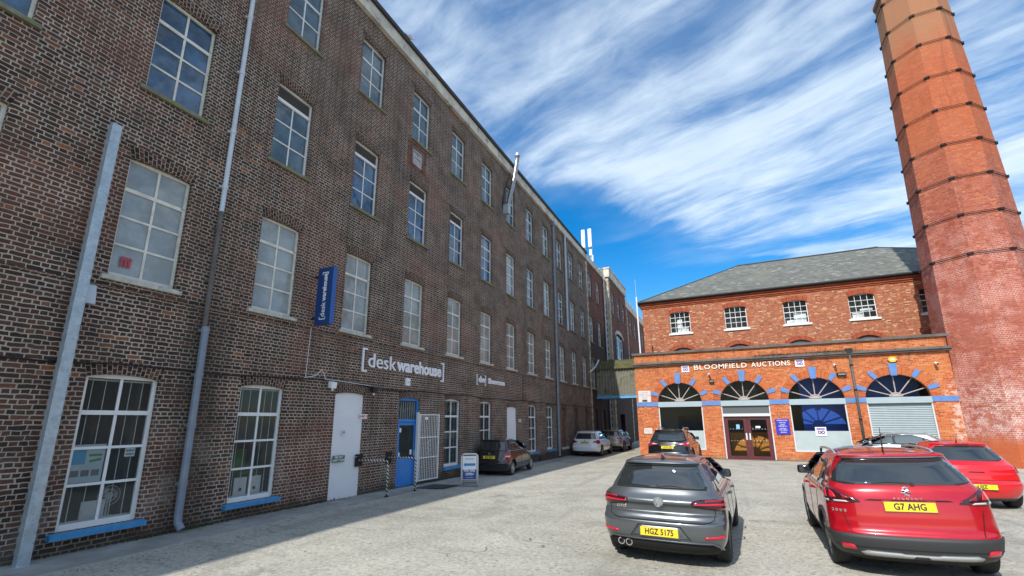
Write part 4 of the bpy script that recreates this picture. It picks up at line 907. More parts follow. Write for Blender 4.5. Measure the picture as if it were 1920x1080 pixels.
# gull on the coping
t=thing('gull','pale grey gull perched on the dark coping of the mill','bird',(-9.62,11.5,16.36))
def gull():
    b=B(); rings=[(-.24,.10,.006),(-.17,.115,.022),(-.1,.135,.05),(0,.155,.07),(.09,.18,.066),(.15,.215,.045),(.185,.25,.036),(.21,.275,.036),(.235,.28,.026),(.25,.278,.01),(.29,.268,.004)]
    n=10
    for y,z,r_ in rings:
        for j in range(n): q=2*math.pi*j/n; b.v.append((r_*math.cos(q)*.9,y,z+r_*math.sin(q)))
    for k in range(len(rings)-1):
        for j in range(n): a=k*n+j;c=k*n+(j+1)%n; b.f.append((a,c,c+n,a+n)); b.m.append(0 if k<8 else 1); b.uvs.append(None)
    for x in (-.02,.02): b.tube([(x,.0,.1),(x,.01,0)],.006,5,1)
    return b
gull().obj('body',[mat("gull_plumage",(.6,.57,.56),.8),mat("gull_beak",(.6,.4,.08),.5)],t,smooth=True)
b=B(); 
for s in (-1,1): b.add([(s*.055,.08,.2),(s*.075,-.02,.18),(s*.05,-.24,.12),(s*.02,-.3,.11),(s*.03,-.05,.215)])
b.obj('wings',mat("gull_wing",(.3,.31,.33),.8),t)
# striped barriers
def barrier(y0,y1,label,z):
    t=thing('striped_barrier',label,'barrier',(-9.8,y0,gz(-9,y0)+.01),group='black and white hoop barriers at the shop door')
    STR=bpy.data.materials.get('hazard_stripe')
    if not STR:
        STR,T,bb=newmat('hazard_stripe'); bb.inputs['Roughness'].default_value=.5
        g=T.n('ShaderNodeTexCoord').outputs['Object']; s_=T.n('ShaderNodeSeparateXYZ'); T.L(g,s_.inputs[0])
        v=T.math('ADD',T.math('ADD',s_.outputs[0],T.math('MULTIPLY',s_.outputs[1],.6)),s_.outputs[2]); f=T.math('GREATER_THAN',T.math('FRACT',T.math('MULTIPLY',v,9.5)),.5)
        T.L(T.mix(f,(.015,.015,.015),(.72,.7,.62)),bb.inputs['Base Color'])
    L_=y1-y0
    b=B(); b.tube([(.02,0,z),(.78,L_-.12,z),(.84,L_-.08,z-.03),(.87,L_-.06,z-.1),(.87,L_-.06,0)],.027,8); b.obj('rail',STR,t,smooth=True)
    b=B(); b.box(.0,.03,-.14,.14,z-.17,z+.17); b.obj('wall_plate',IRON,t); b=B(); b.tube([(.87,L_-.06,0),(.87,L_-.06,.02)],.06,8); b.obj('foot',IRON,t)
barrier(10.45,10.78,'black and white striped hoop rail between the white fire door and the blue door',.98)
barrier(11.75,12.08,'black and white striped hoop rail immediately left of the white security gate',.98)
# security gate
t=thing('security_gate','white barred security gate folded open against the wall beside the blue door','gate',(-9.73,13.2,.06),rz=R(-4))
b=B(); w=1.1; h=2.24
b.box(0,.03,0,.04,0,h);b.box(0,.03,w-.04,w,0,h)
for z in (0,.74,1.42,h-.04): b.box(.001,.029,.04,w-.04,z,z+.035)
b.obj('frame',WHITE,t)
b=B()
for k in range(1,12): b.box(.008,.022,w*k/12-.008,w*k/12+.008,.035,h-.04)
b.obj('gate_bars',WHITE,t)
b=B()
for s in (-1,1):
    for zc in (.9,1.08,1.26): b.tube([(.035,w/2+s*(.02+.05*math.sin(q*math.pi/6)),zc-.08+.16*q/6) for q in range(7)],.008,5)
b.obj('scrollwork',WHITE,t); b=B(); b.box(.025,.04,.26,.42,h-.2,h-.1); b.obj('lock_plate',WSIGN,t)
b=B(); b.box(-.07,.03,-.08,-.03,-.03,h+.06); b.obj('hinge_post',WHITE,t)
# A-board
t=thing('pavement_sign','white framed swing sign reading WE ARE OPEN with a blue arrow, on the lane edge','a-board',(-8.0,13.75,gz(-8,13.75)+.01),rz=R(32))
ABG=None
m,T,bb=newmat('sign_gradient_blue'); g=T.n('ShaderNodeTexCoord').outputs['Object']; s_=T.n('ShaderNodeSeparateXYZ'); T.L(g,s_.inputs[0])
T.L(T.ramp(T.math('ADD',T.math('MULTIPLY',s_.outputs[0],1.4),T.math('MULTIPLY',s_.outputs[2],-.9)),[(0,(.01,.05,.2)),(.1,(.02,.15,.45)),(.35,(.02,.42,.75))] if False else [(0,(.012,.06,.24)),(1,(.03,.5,.8))]),bb.inputs['Base Color']); bb.inputs['Roughness'].default_value=.35
b=B(); fr=[(-.27,.02)]+[(-.27,.92)]+[(-.27+.1-.1*math.cos(q*math.pi/8),.92+.1*math.sin(q*math.pi/8)) for q in range(1,5)]
pts=[(x,0,z) for x,z in fr]+[(-x,0,z) for x,z in reversed(fr)]; b.tube(pts,.024,8); b.obj('frame',WHITE,t,smooth=True)
b=B(); b.box(-.235,.235,-.008,.008,.2,.96); b.obj('panel',WSIGN,t)
b=B(); b.box(-.225,.225,-.012,-.009,.21,.52); b.obj('open_panel',m,t)
b=B(); b.prism([(-.2,.68),(-.14,.755),(-.14,.72),(.19,.72),(.19,.64),(-.14,.64),(-.14,.605)][::-1],lambda u,v,d:(u,d,v),-.012,-.009); b.obj('arrow',mat("arrow_blue",(.03,.22,.5),.4),t)
text('lettering','WE ARE\nOPEN',.115,LETW,t,(0,-.014,.43),'S',.002,.003,.9); text('lettering','DISCOUNTED',.045,NAVY,t,(0,-.011,.86),'S',.002,0); text('lettering','desks & seating',.035,LETW,t,(0,-.014,.265),'S',.002,0)
b=B(); b.prism([(-.3,0),(.3,0),(.27,.05),(.2,.1),(-.2,.1),(-.27,.05)],lambda u,v,d:(u,d,v),-.2,.2); b.obj('base',mat("grey_ballast",(.2,.2,.2),.7,var=.2),t,bevel=.015)
b=B(); b.tube([(-.25,0,.98),(.25,0,.98)],.012,6); b.obj('crossbar',BLACK,t)
b=B(); y0=12.55
zz=gz(-8.9,13)+.024
b.add([(-9.25,12.4,gz(-9.25,12.4)+.034),(-8.35,12.75,gz(-8.35,12.7)+.022),(-8.35,13.75,gz(-8.35,13.7)+.022),(-9.25,13.5,gz(-9.25,13.5)+.034)]); o=b.obj('door_mat',mat("dark_mat",(.045,.045,.045),.95,bump=.5,bs=200)); tag(o,'dark flat rubber mat on the apron left of the swing sign','mat')
# posters and things in the nearest show windows
t=thing('window_poster','furniture poster with blue arch shape taped inside the nearest barred window','poster',(-9.925,4.17,1.4))
b=B(); b.box(0,.004,-.24,.24,-.32,.3); b.obj('sheet',mat("poster_paper",(.5,.6,.66),.5),t)
b=B(); b.prism([(-.2,-.02),(-.02,-.02),(-.02,.2),(-.05,.25),(-.17,.25),(-.2,.2)],lambda u,v,d:(d,u,v),.007,.004); b.obj('blue_shape',mat("poster_blue",(.1,.38,.62),.5),t)
b=B(); b.prism([(.02,.1),(.2,.1),(.2,.14),(.02,.14)],lambda u,v,d:(d,u,v),.007,.004); b.prism([(.04,.0),(.2,.03),(.2,.07),(.04,.04)],lambda u,v,d:(d,u,v),.007,.004); b.obj('desk_picture',mat("poster_green",(.12,.3,.08),.5),t)
b=B()
for k in range(3): b.prism([(-.19+.14*k,-.22),(-.08+.14*k,-.22),(-.08+.14*k,-.12),(-.19+.14*k,-.12)],lambda u,v,d:(d,u,v),.007,.004)
b.obj('photo_strip',mat("poster_grey",(.2,.19,.19),.5),t)
t=thing('payment_sticker','white sticker of coloured squares inside the nearest barred window','sticker',(-9.925,4.78,1.55)); b=B(); b.box(0,.003,-.08,.08,-.09,.09); b.obj('sheet',WSIGN,t)
cols=[(.1,.4,.15),(.05,.15,.5),(.3,.3,.3),(.5,.1,.1),(.1,.1,.4),(.1,.35,.5)]
for k in range(6):
    b=B(); y=-.06+.045*(k%3); z=-.06+.06*(k//3); b.box(.003,.006,y,y+.035,z,z+.03); b.obj('square',mat(f"chip_{k}",cols[k],.5),t)
t=thing('desk_fan','white desk fan standing inside the nearest barred window','fan',(-10.25,4.72,.42))
b=B(); b.tube([(0,0,0),(0,0,.03)],.1,14); b.tube([(0,0,0),(0,0,.3)],.02,8); b.tube([(-.07,0,.36),(.0,0,.36)],.05,10); b.obj('stand',WSIGN,t)
b=B()
for r_ in (.17,.11,.05): b.tube([(.03,r_*math.cos(q*math.pi/9),.36+r_*math.sin(q*math.pi/9)) for q in range(19)],.006,4,cap=False)
for q in range(18): b.tube([(.03,0,.36),(.03,.17*math.cos(q*math.pi/9),.36+.17*math.sin(q*math.pi/9))],.003,3)
b.obj('cage',WSIGN,t)
b=B()
for q in range(3):
    a_=q*2.094; b.add([(.0,.02*math.cos(a_),.36+.02*math.sin(a_)),(.01,.15*math.cos(a_-.4),.36+.15*math.sin(a_-.4)),(.0,.15*math.cos(a_+.4),.36+.15*math.sin(a_+.4))])
b.obj('blades',mat("fan_blade",(.5,.52,.55),.4),t)
t=thing('display_board','blank white board leaning inside the nearest barred window','board',(-10.15,4.3,.42)); b=B(); b.box(0,.015,0,.34,0,.32); b.box(-.004,0,.1,.2,.06,.3); b.obj('panel',WSIGN,t)
t=thing('window_sticker','red printed sticker low in the left pane of the nearest first-floor window','sticker',(-9.895,4.17,4.98))
b=B()
for k in range(3): b.prism([(-.09+.06*k,-.1),(-.05+.06*k,-.1),(-.05+.06*k,.1),(-.09+.06*k,.1)],lambda u,v,d:(d,u,v),.006,0)
b.prism([(-.09,.02),(.09,.05),(.09,.08),(-.09,.05)],lambda u,v,d:(d,u,v),.007,0); b.obj('print',mat("faded_red",(.42,.05,.08),.6),t)
def tub(x,y,m1,label):
    t=thing('office_chair',label,'chair',(x,y,.42)); b=B(); b.box(-.03,.03,-.2,.2,.5,1.0); b.obj('backrest',m1,t,bevel=.03); b=B(); b.box(-.02,.4,-.2,.2,.42,.48); b.obj('seat',m1,t,bevel=.02); b=B(); b.tube([(.2,0,0),(.2,0,.42)],.03,8); b.tube([(.0,-.2,.02),(.4,.2,.02)],.02,6);b.tube([(.0,.2,.02),(.4,-.2,.02)],.02,6); b.obj('base',GALV,t)
tub(-10.9,7.0,mat("purple_fabric",(.12,.06,.2),.8),'purple office chair just inside the second barred window'); tub(-10.9,7.55,mat("green_fabric",(.06,.3,.05),.8),'green office chair just inside the second barred window')
t=thing('display_board','two pale leaning boards with round holes inside the second barred window','board',(-10.1,7.2,.42))
for y in (-.25,.1):
    b=B(); b.box(0,.02,y,y+.3,0,.42); b.obj('panel',WSIGN,t); b=B(); b.tube([(.02,y+.15,.16),(.024,y+.15,.16)],.04,10); b.obj('hole',BLACK,t)
# vents in the foot of the wall
for y in (24.75,):
    o=B(); o.box(-9.81,-9.785,y-.18,y+.18,-.2,.12); q=o.obj('wall_vent',BLACK); tag(q,'square dark vent at the foot of the mill near the pale drainpipe','vent')
# ------------------------------------------------------------------ shopfront fittings
SERIF=LETW
t=thing('shop_sign','raised cream BLOOMFIELD AUCTIONS lettering on orange brick above the arches','sign',(.93,27,4.87))
LC=mat("cream_lettering",(.8,.76,.68),.4)
def word(s,x0,wd,h,big=1.18):
    """small-capital lettering with serifs, spread to width wd"""
    me=[]; x=0; objs=[]
    for i,ch in enumerate(s):
        o=text('letter',ch,h*(big if i==0 else 1)*1.38,LC,t,(0,-.03,0),'S',.02,.004,1,'LEFT'); xs=[v.co.x for v in o.data.vertices]; zs_=[v.co.y for v in o.data.vertices]
        w=max(xs)-min(xs); o.location.x=x-min(xs); o.location.z=-h/2-min(zs_); objs.append((o,x,w)); x+=w+h*.22
    k=wd/(x-h*.22)
    for o,px_,w in objs:
        o.scale.x*=k; o.location.x=x0+k*o.location.x
word('BLOOMFIELD',-2.30,2.62,.26); word('AUCTIONS',.53,1.78,.26,1)
def logo(x,y,z,w,label):
    o=thing('logo_sign',label,'sign',(x,y,z)); b=B(); b.box(-w/2,w/2,-.03,0,-w*.45,w*.45); b.obj('board',WSIGN,o)
    PUR=bpy.data.materials.get('purple_print') or mat('purple_print',(.09,.04,.3),.5); PINK=bpy.data.materials.get('pink_print') or mat('pink_print',(.35,.06,.3),.5)
    b=B(); b.box(-w*.38,w*.38,-.035,-.03,w*.18,w*.33); b.obj('stripe',PUR,o)
    b=B(); b.tube([(-w*.16+w*.13*math.cos(q*math.pi/8),-.034,-w*.08+w*.14*math.sin(q*math.pi/8)) for q in range(17)],w*.05,5,cap=False); b.obj('ring',PINK,o)
    b=B(); b.tube([(w*.17+w*.13*math.cos(q*math.pi/8),-.034,-w*.08+w*.14*math.sin(q*math.pi/8)) for q in range(17)],w*.05,5,cap=False); b.obj('ring',PUR,o); return o
logo(-1.83,27,4.82,.4,'small square ba logo left of the raised lettering'); logo(3.66,27,4.83,.4,'small square ba logo right of the raised lettering')
o=logo(4.14,27.09,1.44,.46,'ba logo sticker in the middle of the frosted shop window')
t=thing('opening_hours_sign','rounded blue opening hours board right of the burgundy doors','sign',(2.53,27,1.66))
b=B(); b.box(-.31,.31,-.025,0,-.39,.39); b.obj('board',mat("royal_blue_board",(.04,.03,.42),.35),t,bevel=.02)
for z,w,s in ((.31,.5,'BLOOMFIELD AUCTIONS'),(.2,.3,'OPENING HOURS'),(.1,.4,'OFFICE'),(.03,.5,'MON-FRI 9-5'),(-.08,.3,'AUCTIONS'),(-.16,.5,'TUES 6.30PM'),(-.27,.4,'VIEWING')): text('lettering',s,.065,LETW,t,(0,-.027,z),'S',.002,.001,min(1,w/(.042*len(s))))
t=thing('notice_board','white notice board with small print above the blue band, left end of the shopfront','sign',(-4.16,27,3.34))
b=B(); b.box(-.34,.34,-.03,0,-.33,.34); b.obj('board',mat("notice_white",(.66,.62,.6),.5),t)
for k,s in enumerate(('CUSTOMER','PARKING ONLY','AUCTION HOUSE','PATRONS','PRIVATE')): text('lettering',s,.085,mat('faded_print',(.35,.22,.25),.6) if k==0 else bpy.data.materials['faded_print'],t,(0,-.032,.24-.09*k),'S',.002,0,.9)
b=B(); b.box(-.14,.14,-.035,-.03,-.28,-.17); b.obj('print_block',bpy.data.materials['dark_coping'],t)
t=thing('notice_board','small white notice low on the left pier of the shopfront','sign',(-4.09,27,1.44)); b=B(); b.box(-.22,.22,-.02,0,-.15,.15); b.obj('board',bpy.data.materials['notice_white'],t); text('lettering','PARKING',.085,bpy.data.materials['faded_print'],t,(0,-.022,.05),'S',.002); text('lettering','AT REAR',.08,bpy.data.materials['faded_print'],t,(0,-.022,-.05),'S',.002)
t=thing('alarm_box','yellow hexagonal alarm box above the arch of the roller shutter','alarm box',(7.42,27,4.78))
b=B(); b.prism([(.18*math.cos(R(60*k)),.145*math.sin(R(60*k))) for k in range(6)],lambda u,v,d:(u,d,v),-.09,0); b.obj('housing',mat("alarm_yellow",(.8,.5,.02),.35),t,bevel=.012)
b=B(); b.box(-.08,.08,-.1,-.09,-.05,.03); b.obj('grille',WSIGN,t)
def cam_(x,z,label):
    t=thing('security_camera',label,'camera',(x,27,z)); b=B(); b.tube([(0,0,0),(0,-.12,0)],.03,8); b.obj('mount',WSIGN,t); b=B(); b.tube([(0,-.1,-.0),(.02,-.24,-.06)],.055,10); b.obj('body',WSIGN,t); b=B(); b.tube([(.02,-.24,-.06),(.022,-.26,-.068)],.04,10); b.obj('lens',BLACK,t)
cam_(8.95,4.52,'white security camera right of the fourth arch'); cam_(5.1,4.66,'small white sensor beside the top of the black downpipe'); cam_(-.65,4.47,'small white sensor between the first and second arches')
def wlamp(x,z,w,label):
    t=thing('floodlight',label,'floodlight',(x,27,z)); b=B(); b.v+=[(-w,-.12,-.08),(w,-.12,-.08),(w,0,-.1),(-w,0,-.1),(-w,-.18,.06),(w,-.18,.06),(w,0,.09),(-w,0,.09)]
    for q in ((3,2,1,0),(4,5,6,7),(0,1,5,4),(1,2,6,5),(2,3,7,6),(3,0,4,7)): b.f.append(q);b.m.append(0);b.uvs.append(None)
    b.obj('housing',BLACK,t); b=B(); b.box(-w*.8,w*.8,-.17,-.12,-.05,.03); b.obj('lamp_glass',mat('lamp_lens',(.2,.22,.2),.2) if not bpy.data.materials.get('lamp_lens') else bpy.data.materials['lamp_lens'],t)
wlamp(5.33,4.18,.19,'black floodlight between the third arch and the downpipe'); wlamp(-.55,4.08,.12,'small black floodlight between the first and second arches')
t=thing('downpipe','dark grey downpipe with hopper between the third and fourth arches','drainpipe',(5.78,26.9,0))
b=B(); b.tube([(0,0,.0),(0,0,5.2)],.055,10); b.obj('pipe',mat("dark_grey_pipe",(.09,.085,.08),.6,var=.2),t,smooth=True)
b=B(); b.box(-.13,.13,-.12,.08,5.2,5.42); b.obj('hopper',BLACK,t,bevel=.01)
for z in (.8,2.0,3.4,4.6): b=B(); b.tube([(0,0,z-.04),(0,0,z+.04)],.07,10); b.obj('bracket',BLACK,t)
# weeds along the cornice
random.seed(5)
b=B()
for k in range(900):
    x=random.choice([random.gauss(5.2,.5),random.gauss(4.6,.8),random.uniform(1.5,6.2),random.gauss(2.6,.4)]); z=5.28; y=26.85+random.uniform(-.05,.1); h_=random.uniform(.03,.12); a_=random.uniform(0,6.28); w=.02
    dx,dy=math.cos(a_)*w,math.sin(a_)*w; ox,oy=random.uniform(-.06,.06),random.uniform(-.1,.02)
    b.add([(x-dx,y-dy,z),(x+dx,y+dy,z),(x+ox,y+oy,z+h_*(1 if random.random()<.7 else -.6))])
o=b.obj('moss',mat("dry_moss",(.12,.1,.05),.95,var=.5,vs=8)); struct(o,'stuff')

# grit, leaves and weeds
random.seed(11)
b=B()
def pebble(x,y,r_):
    z=gz(x,y)+.01; i=len(b.v); n=5; ph=random.uniform(0,6)
    for j in range(n): t=ph+j*2*math.pi/n; b.v.append((x+r_*math.cos(t)*random.uniform(.7,1.2),y+r_*math.sin(t)*random.uniform(.7,1.2),z-.01))
    b.v.append((x,y,z+r_*.55))
    for j in range(n): b.f.append((i+j,i+(j+1)%n,i+n)); b.m.append(0 if random.random()<.7 else 1); b.uvs.append(None)
for k in range(5200):
    y=random.uniform(1.5,24)*random.random()**.35; x=random.uniform(-8.9,7) if random.random()<.7 else -8.85+abs(random.gauss(0,.5))
    if y<1.5: continue
    pebble(x,y,random.choice([.005,.006,.008,.010,.013]))
struct(b.obj('grit',[mat("pale_grit",(.42,.4,.35),.9),mat("dark_grit",(.13,.125,.11),.9)]),'stuff')
b=B()
for k in range(1500):
    y=random.choice([random.uniform(2,34),random.gauss(5.7,.5),random.gauss(8.6,.6),random.gauss(15,1.2),random.gauss(25.2,1)]); x=-9.78+abs(random.gauss(0,.04)); z=gz(-9.8,y)+.02; h_=random.uniform(.015,.09); t=random.uniform(0,6.28); w=.01
    b.add([(x-w*math.cos(t),y-w*math.sin(t),z),(x+w*math.cos(t),y+w*math.sin(t),z),(x+random.uniform(0,.06),y+random.uniform(-.05,.05),z+h_)])
struct(b.obj('wall_foot_weeds',mat("dusty_weeds",(.075,.095,.035),.9,var=.5,vs=6)),'stuff')
for (x,y,rz) in ((-2.98,7.55,.4),(-3.35,7.9,2.0)):
    b=B(); b.add([(-.055,0,.004),(0,-.022,.012),(.055,0,.004),(.01,.024,.016)]); b.tube([(-.055,0,.006),(-.085,.004,.004)],.003,4)
    o=b.obj('fallen_leaf',mat("dry_leaf",(.16,.1,.05),.9) if 'dry_leaf' not in bpy.data.materials else bpy.data.materials['dry_leaf'],None,(x,y,gz(x,y)+.014),rz); tag(o,'dry brown leaf lying on the open tarmac left of the grey hatchback','leaf','dry leaves on the tarmac')
# ------------------------------------------------------------------ vehicles
def paint(name,col,metal=.0,rough=.3,dust=.45):
    m,T,b=newmat(name); b.inputs['Base Color'].default_value=(*col,1); b.inputs['Metallic'].default_value=metal; b.inputs['Roughness'].default_value=rough
    b.inputs['Coat Weight'].default_value=1; b.inputs['Coat Roughness'].default_value=.025; b.inputs['Coat IOR'].default_value=1.5
    tc=T.n('ShaderNodeTexCoord').outputs['Object']; s_=T.n('ShaderNodeSeparateXYZ'); T.L(tc,s_.inputs[0])
    d=T.math('MULTIPLY',T.smooth(T.math('ADD',s_.outputs[2],T.math('MULTIPLY',T.noise(tc,5,4),.25)),.55,.2),dust)
    T.L(T.mix(d,col,(.2,.19,.17)),b.inputs['Base Color'])
    T.L(T.smooth(T.noise(tc,3,5,.7),.3,.8,rough,rough+.08),b.inputs['Roughness'])
    return m
TYRE=mat("tyre_rubber",(.022,.022,.023),.85,bump=.3,bs=60); ALLOY=mat("alloy_rim",(.42,.43,.44),.3,metal=.8); DALLOY=mat("dark_alloy",(.12,.12,.13),.35,metal=.6)
CGL=glass("tinted_car_glass",(.018,.023,.025),0,.015,.0); CGL.node_tree.nodes["Principled BSDF"].inputs["Coat Weight"].default_value=1; CGL.node_tree.nodes["Principled BSDF"].inputs["Coat Roughness"].default_value=.01; PLAS=mat("textured_black_plastic",(.03,.032,.034),.55,bump=.15,bs=250); UNDER=mat("underbody",(.008,.008,.008),.9)
LRED=mat("lamp_red",(.3,.004,.012),.12,coat=1); LDARK=mat("lamp_smoked",(.045,.004,.008),.1,coat=1); LCLR=mat("lamp_clear",(.55,.5,.5),.1,coat=1); REFL=mat("reflector_red",(.62,.01,.03),.2,coat=.6)
CHROME=mat("chrome",(.75,.76,.78),.12,metal=1); PLY=mat("yellow_plate",(.83,.6,.02),.35); PTX=mat("plate_black",(.02,.02,.02),.5); GLB=mat("gloss_black",(.008,.008,.009),.08,coat=1); SILV=mat("silver_trim",(.6,.61,.62),.25,metal=.7); SEAM=mat("panel_gap",(.006,.006,.006),.8); INTR=mat("cabin_shape",(.06,.06,.06),.8)
def pch(xs,ys,x):
    """monotone cubic through the table"""
    n=len(xs)
    if x<=xs[0]: return ys[0]
    if x>=xs[-1]: return ys[-1]
    i=max(k for k in range(n-1) if xs[k]<=x)
    h=[xs[k+1]-xs[k] for k in range(n-1)]; d=[(ys[k+1]-ys[k])/h[k] for k in range(n-1)]
    def sl_(k):
        if k==0: return d[0]
        if k==n-1: return d[-1]
        if d[k-1]*d[k]<=0: return 0
        w1=2*h[k]+h[k-1];w2=h[k]+2*h[k-1]; return (w1+w2)/(w1/d[k-1]+w2/d[k])
    t=(x-xs[i])/h[i]; m0,m1=sl_(i)*h[i],sl_(i+1)*h[i]
    return (2*t**3-3*t*t+1)*ys[i]+(t**3-2*t*t+t)*m0+(-2*t**3+3*t*t)*ys[i+1]+(t**3-t*t)*m1
class Shell:
    NR,NS,NF=16,34,9
    def __init__(s,rows,L,n=2.7,axles=(.78,3.41),flare=.018,wr=.32,crown=0):
        s.z=[r[0] for r in rows]; s.c=[[r[k] for r in rows] for k in range(1,5)]; s.L=L; s.n=n; s.ax=axles; s.fl=flare; s.wr=wr
    def par(s,z): return [pch(s.z,c,z) for c in s.c]
    def outline(s,z):
        W_,yr,yf,lc=s.par(z); lf=min(.9,(yf-yr)*.4); lc=min(lc,(yf-yr)*.4); pts=[]; n=s.n
        for k in range(s.NR): t=math.pi/2*k/s.NR; pts.append((W_*math.sin(t)**(2/n) if k else 0,yr+lc*(1-math.cos(t)**(2/n))))
        for k in range(s.NS): pts.append((W_,yr+lc+(yf-lf-yr-lc)*k/s.NS))
        nf=2.3
        for k in range(s.NF+1): t=math.pi/2*(1-k/s.NF); pts.append((W_*math.sin(t)**(2/nf) if k<s.NF else 0,yf-lf*(1-math.cos(t)**(2/nf))))
        out=[]
        for x,y in pts:
            ym=s.L*.5; tp=1-.055*((y-ym)/(s.L*.5))**2*(1 if y>ym else .55)
            x*=tp
            if x>.3:
                for ya in s.ax: x+=s.fl*math.exp(-((y-ya)/.42)**2)*math.exp(-((z-.55)/.22)**2)
            out.append((x,y))
        return out
    def arc(s,sv,z):
        o=s.outline(z); sg=1 if sv>=0 else -1; l=abs(sv)
        for a,c in zip(o,o[1:]):
            d=math.dist(a,c)
            if l<=d: f=l/d if d else 0; return Vector((sg*(a[0]+(c[0]-a[0])*f),a[1]+(c[1]-a[1])*f,z))
            l-=d
        return Vector((0,o[-1][1],z))
    def side(s,y,z,sg):
        o=s.outline(z)
        for a,c in zip(o[4:],o[5:]):
            if a[1]<=y<=c[1] and c[1]>a[1]: f=(y-a[1])/(c[1]-a[1]); return Vector((sg*(a[0]+(c[0]-a[0])*f),y,z))
        return Vector((sg*o[s.NR][0],y,z))
    def body(s,sub=4):
        zs=[]
        for a,c in zip(s.z,s.z[1:]):
            k=max(1,min(sub,int((c-a)/.012))) ; zs+=[a+(c-a)*i/k for i in range(k)]
        zs.append(s.z[-1]); v=[];f=[]
        for z in zs:
            o=s.outline(z); ring=o+[(-x,y) for x,y in o[-2:0:-1]]; m=len(ring); v+=[(x,y,z) for x,y in ring]
        for k in range(len(zs)-1):
            for j in range(m): a=k*m+j;c=k*m+(j+1)%m; f.append((a,c,c+m,a+m))
        f.append(tuple(range(m))[::-1]); f.append(tuple(range((len(zs)-1)*m,len(zs)*m)))
        return v,f
def patch(sh,kind,poly,m,name,parent,off=.004,res=.035,sg=1,smooth=True):
    """thin moulded piece following the shell; poly in (arc length,z) or (y,z)"""
    fn=(lambda u,v:sh.arc(u,v)) if kind=='arc' else (lambda u,v:sh.side(u,v,sg))
    def nrm(u,v):
        e=.004; a=fn(u+e,v)-fn(u-e,v); c=fn(u,v+e)-fn(u,v-e); n=a.cross(c)
        if kind=='side' and sg<0: n=-n
        if kind=='side': n=n if n.x*sg>0 else -n
        return n.normalized() if n.length>1e-9 else Vector((0,-1,0))
    bd=[]
    for a,c in zip(poly,poly[1:]+poly[:1]):
        k=max(1,int(math.dist(a,c)/res)); bd+=[(a[0]+(c[0]-a[0])*i/k,a[1]+(c[1]-a[1])*i/k) for i in range(k)]
    nb=len(bd); us=[q[0] for q in bd];vs=[q[1] for q in bd]; pts=list(bd)
    def inside(x,y):
        r_=False
        for (x1,y1),(x2,y2) in zip(bd,bd[1:]+bd[:1]):
            if (y1>y)!=(y2>y) and x<(x2-x1)*(y-y1)/(y2-y1)+x1: r_=not r_
        return r_
    nu=int((max(us)-min(us))/res);nv=int((max(vs)-min(vs))/res)
    for i in range(1,nu):
        for j in range(1,nv):
            x,y=min(us)+i*res,min(vs)+j*res
            if inside(x,y) and min(math.dist((x,y),q) for q in bd)>res*.45: pts.append((x,y))
    vv,ee,ff,*_=delaunay_2d_cdt([Vector(q) for q in pts],[(i,(i+1)%nb) for i in range(nb)],[],1,1e-6)
    V=[];b=B()
    for q in vv: pnt=fn(q.x,q.y); n=nrm(q.x,q.y); V.append((pnt+n*off,pnt-n*.006))
    b.v=[tuple(q[0]) for q in V]
    flip=(kind=='side' and sg>0)
    for t in ff:
        A=V[t[0]][0];n=(V[t[1]][0]-A).cross(V[t[2]][0]-A); w=nrm(*(sum((vv[i] for i in t),Vector((0,0)))/3))
        b.f.append(tuple(t) if n.dot(w)>0 else tuple(t[::-1])); b.m.append(0); b.uvs.append(None)
    base=len(b.v); b.v+=[tuple(q[1]) for q in V]
    # skirt on boundary edges
    cnt={}
    for t in b.f:
        for i in range(len(t)): e=(t[i],t[(i+1)%len(t)]); cnt[e]=1
    for (i,j) in list(cnt):
        if (j,i) not in cnt: b.f.append((j,i,i+base,j+base)); b.m.append(0); b.uvs.append(None)
    me=b.mesh(name,m); 
    if smooth: me.polygons.foreach_set('use_smooth',[k<len(ff) for k in range(len(me.polygons))])
    return link(name,me,parent)
def mirror(poly): return [(-x,z) for x,z in poly][::-1]
def tyre_mesh(r,w):
    b=B(); n=40; prof=[(-w/2+.01,r*.66),(-w/2,r*.74),(-w/2-.004,r*.86),(-w/2+.012,r*.955),(-w/2+.035,r*.993),(-w*.2,r),(0,r*1.002),(w*.2,r),(w/2-.035,r*.993),(w/2-.012,r*.955),(w/2+.004,r*.86),(w/2,r*.74),(w/2-.01,r*.66)]
    for x,q in prof:
        for j in range(n): t=2*math.pi*j/n; b.v.append((x,q*math.cos(t),q*math.sin(t)))
    for k in range(len(prof)-1):
        for j in range(n): a=k*n+j;c=k*n+(j+1)%n; b.f.append((a,a+n,c+n,c)); b.m.append(0);b.uvs.append(None)
    return b.mesh('tyre',TYRE,smooth=True)
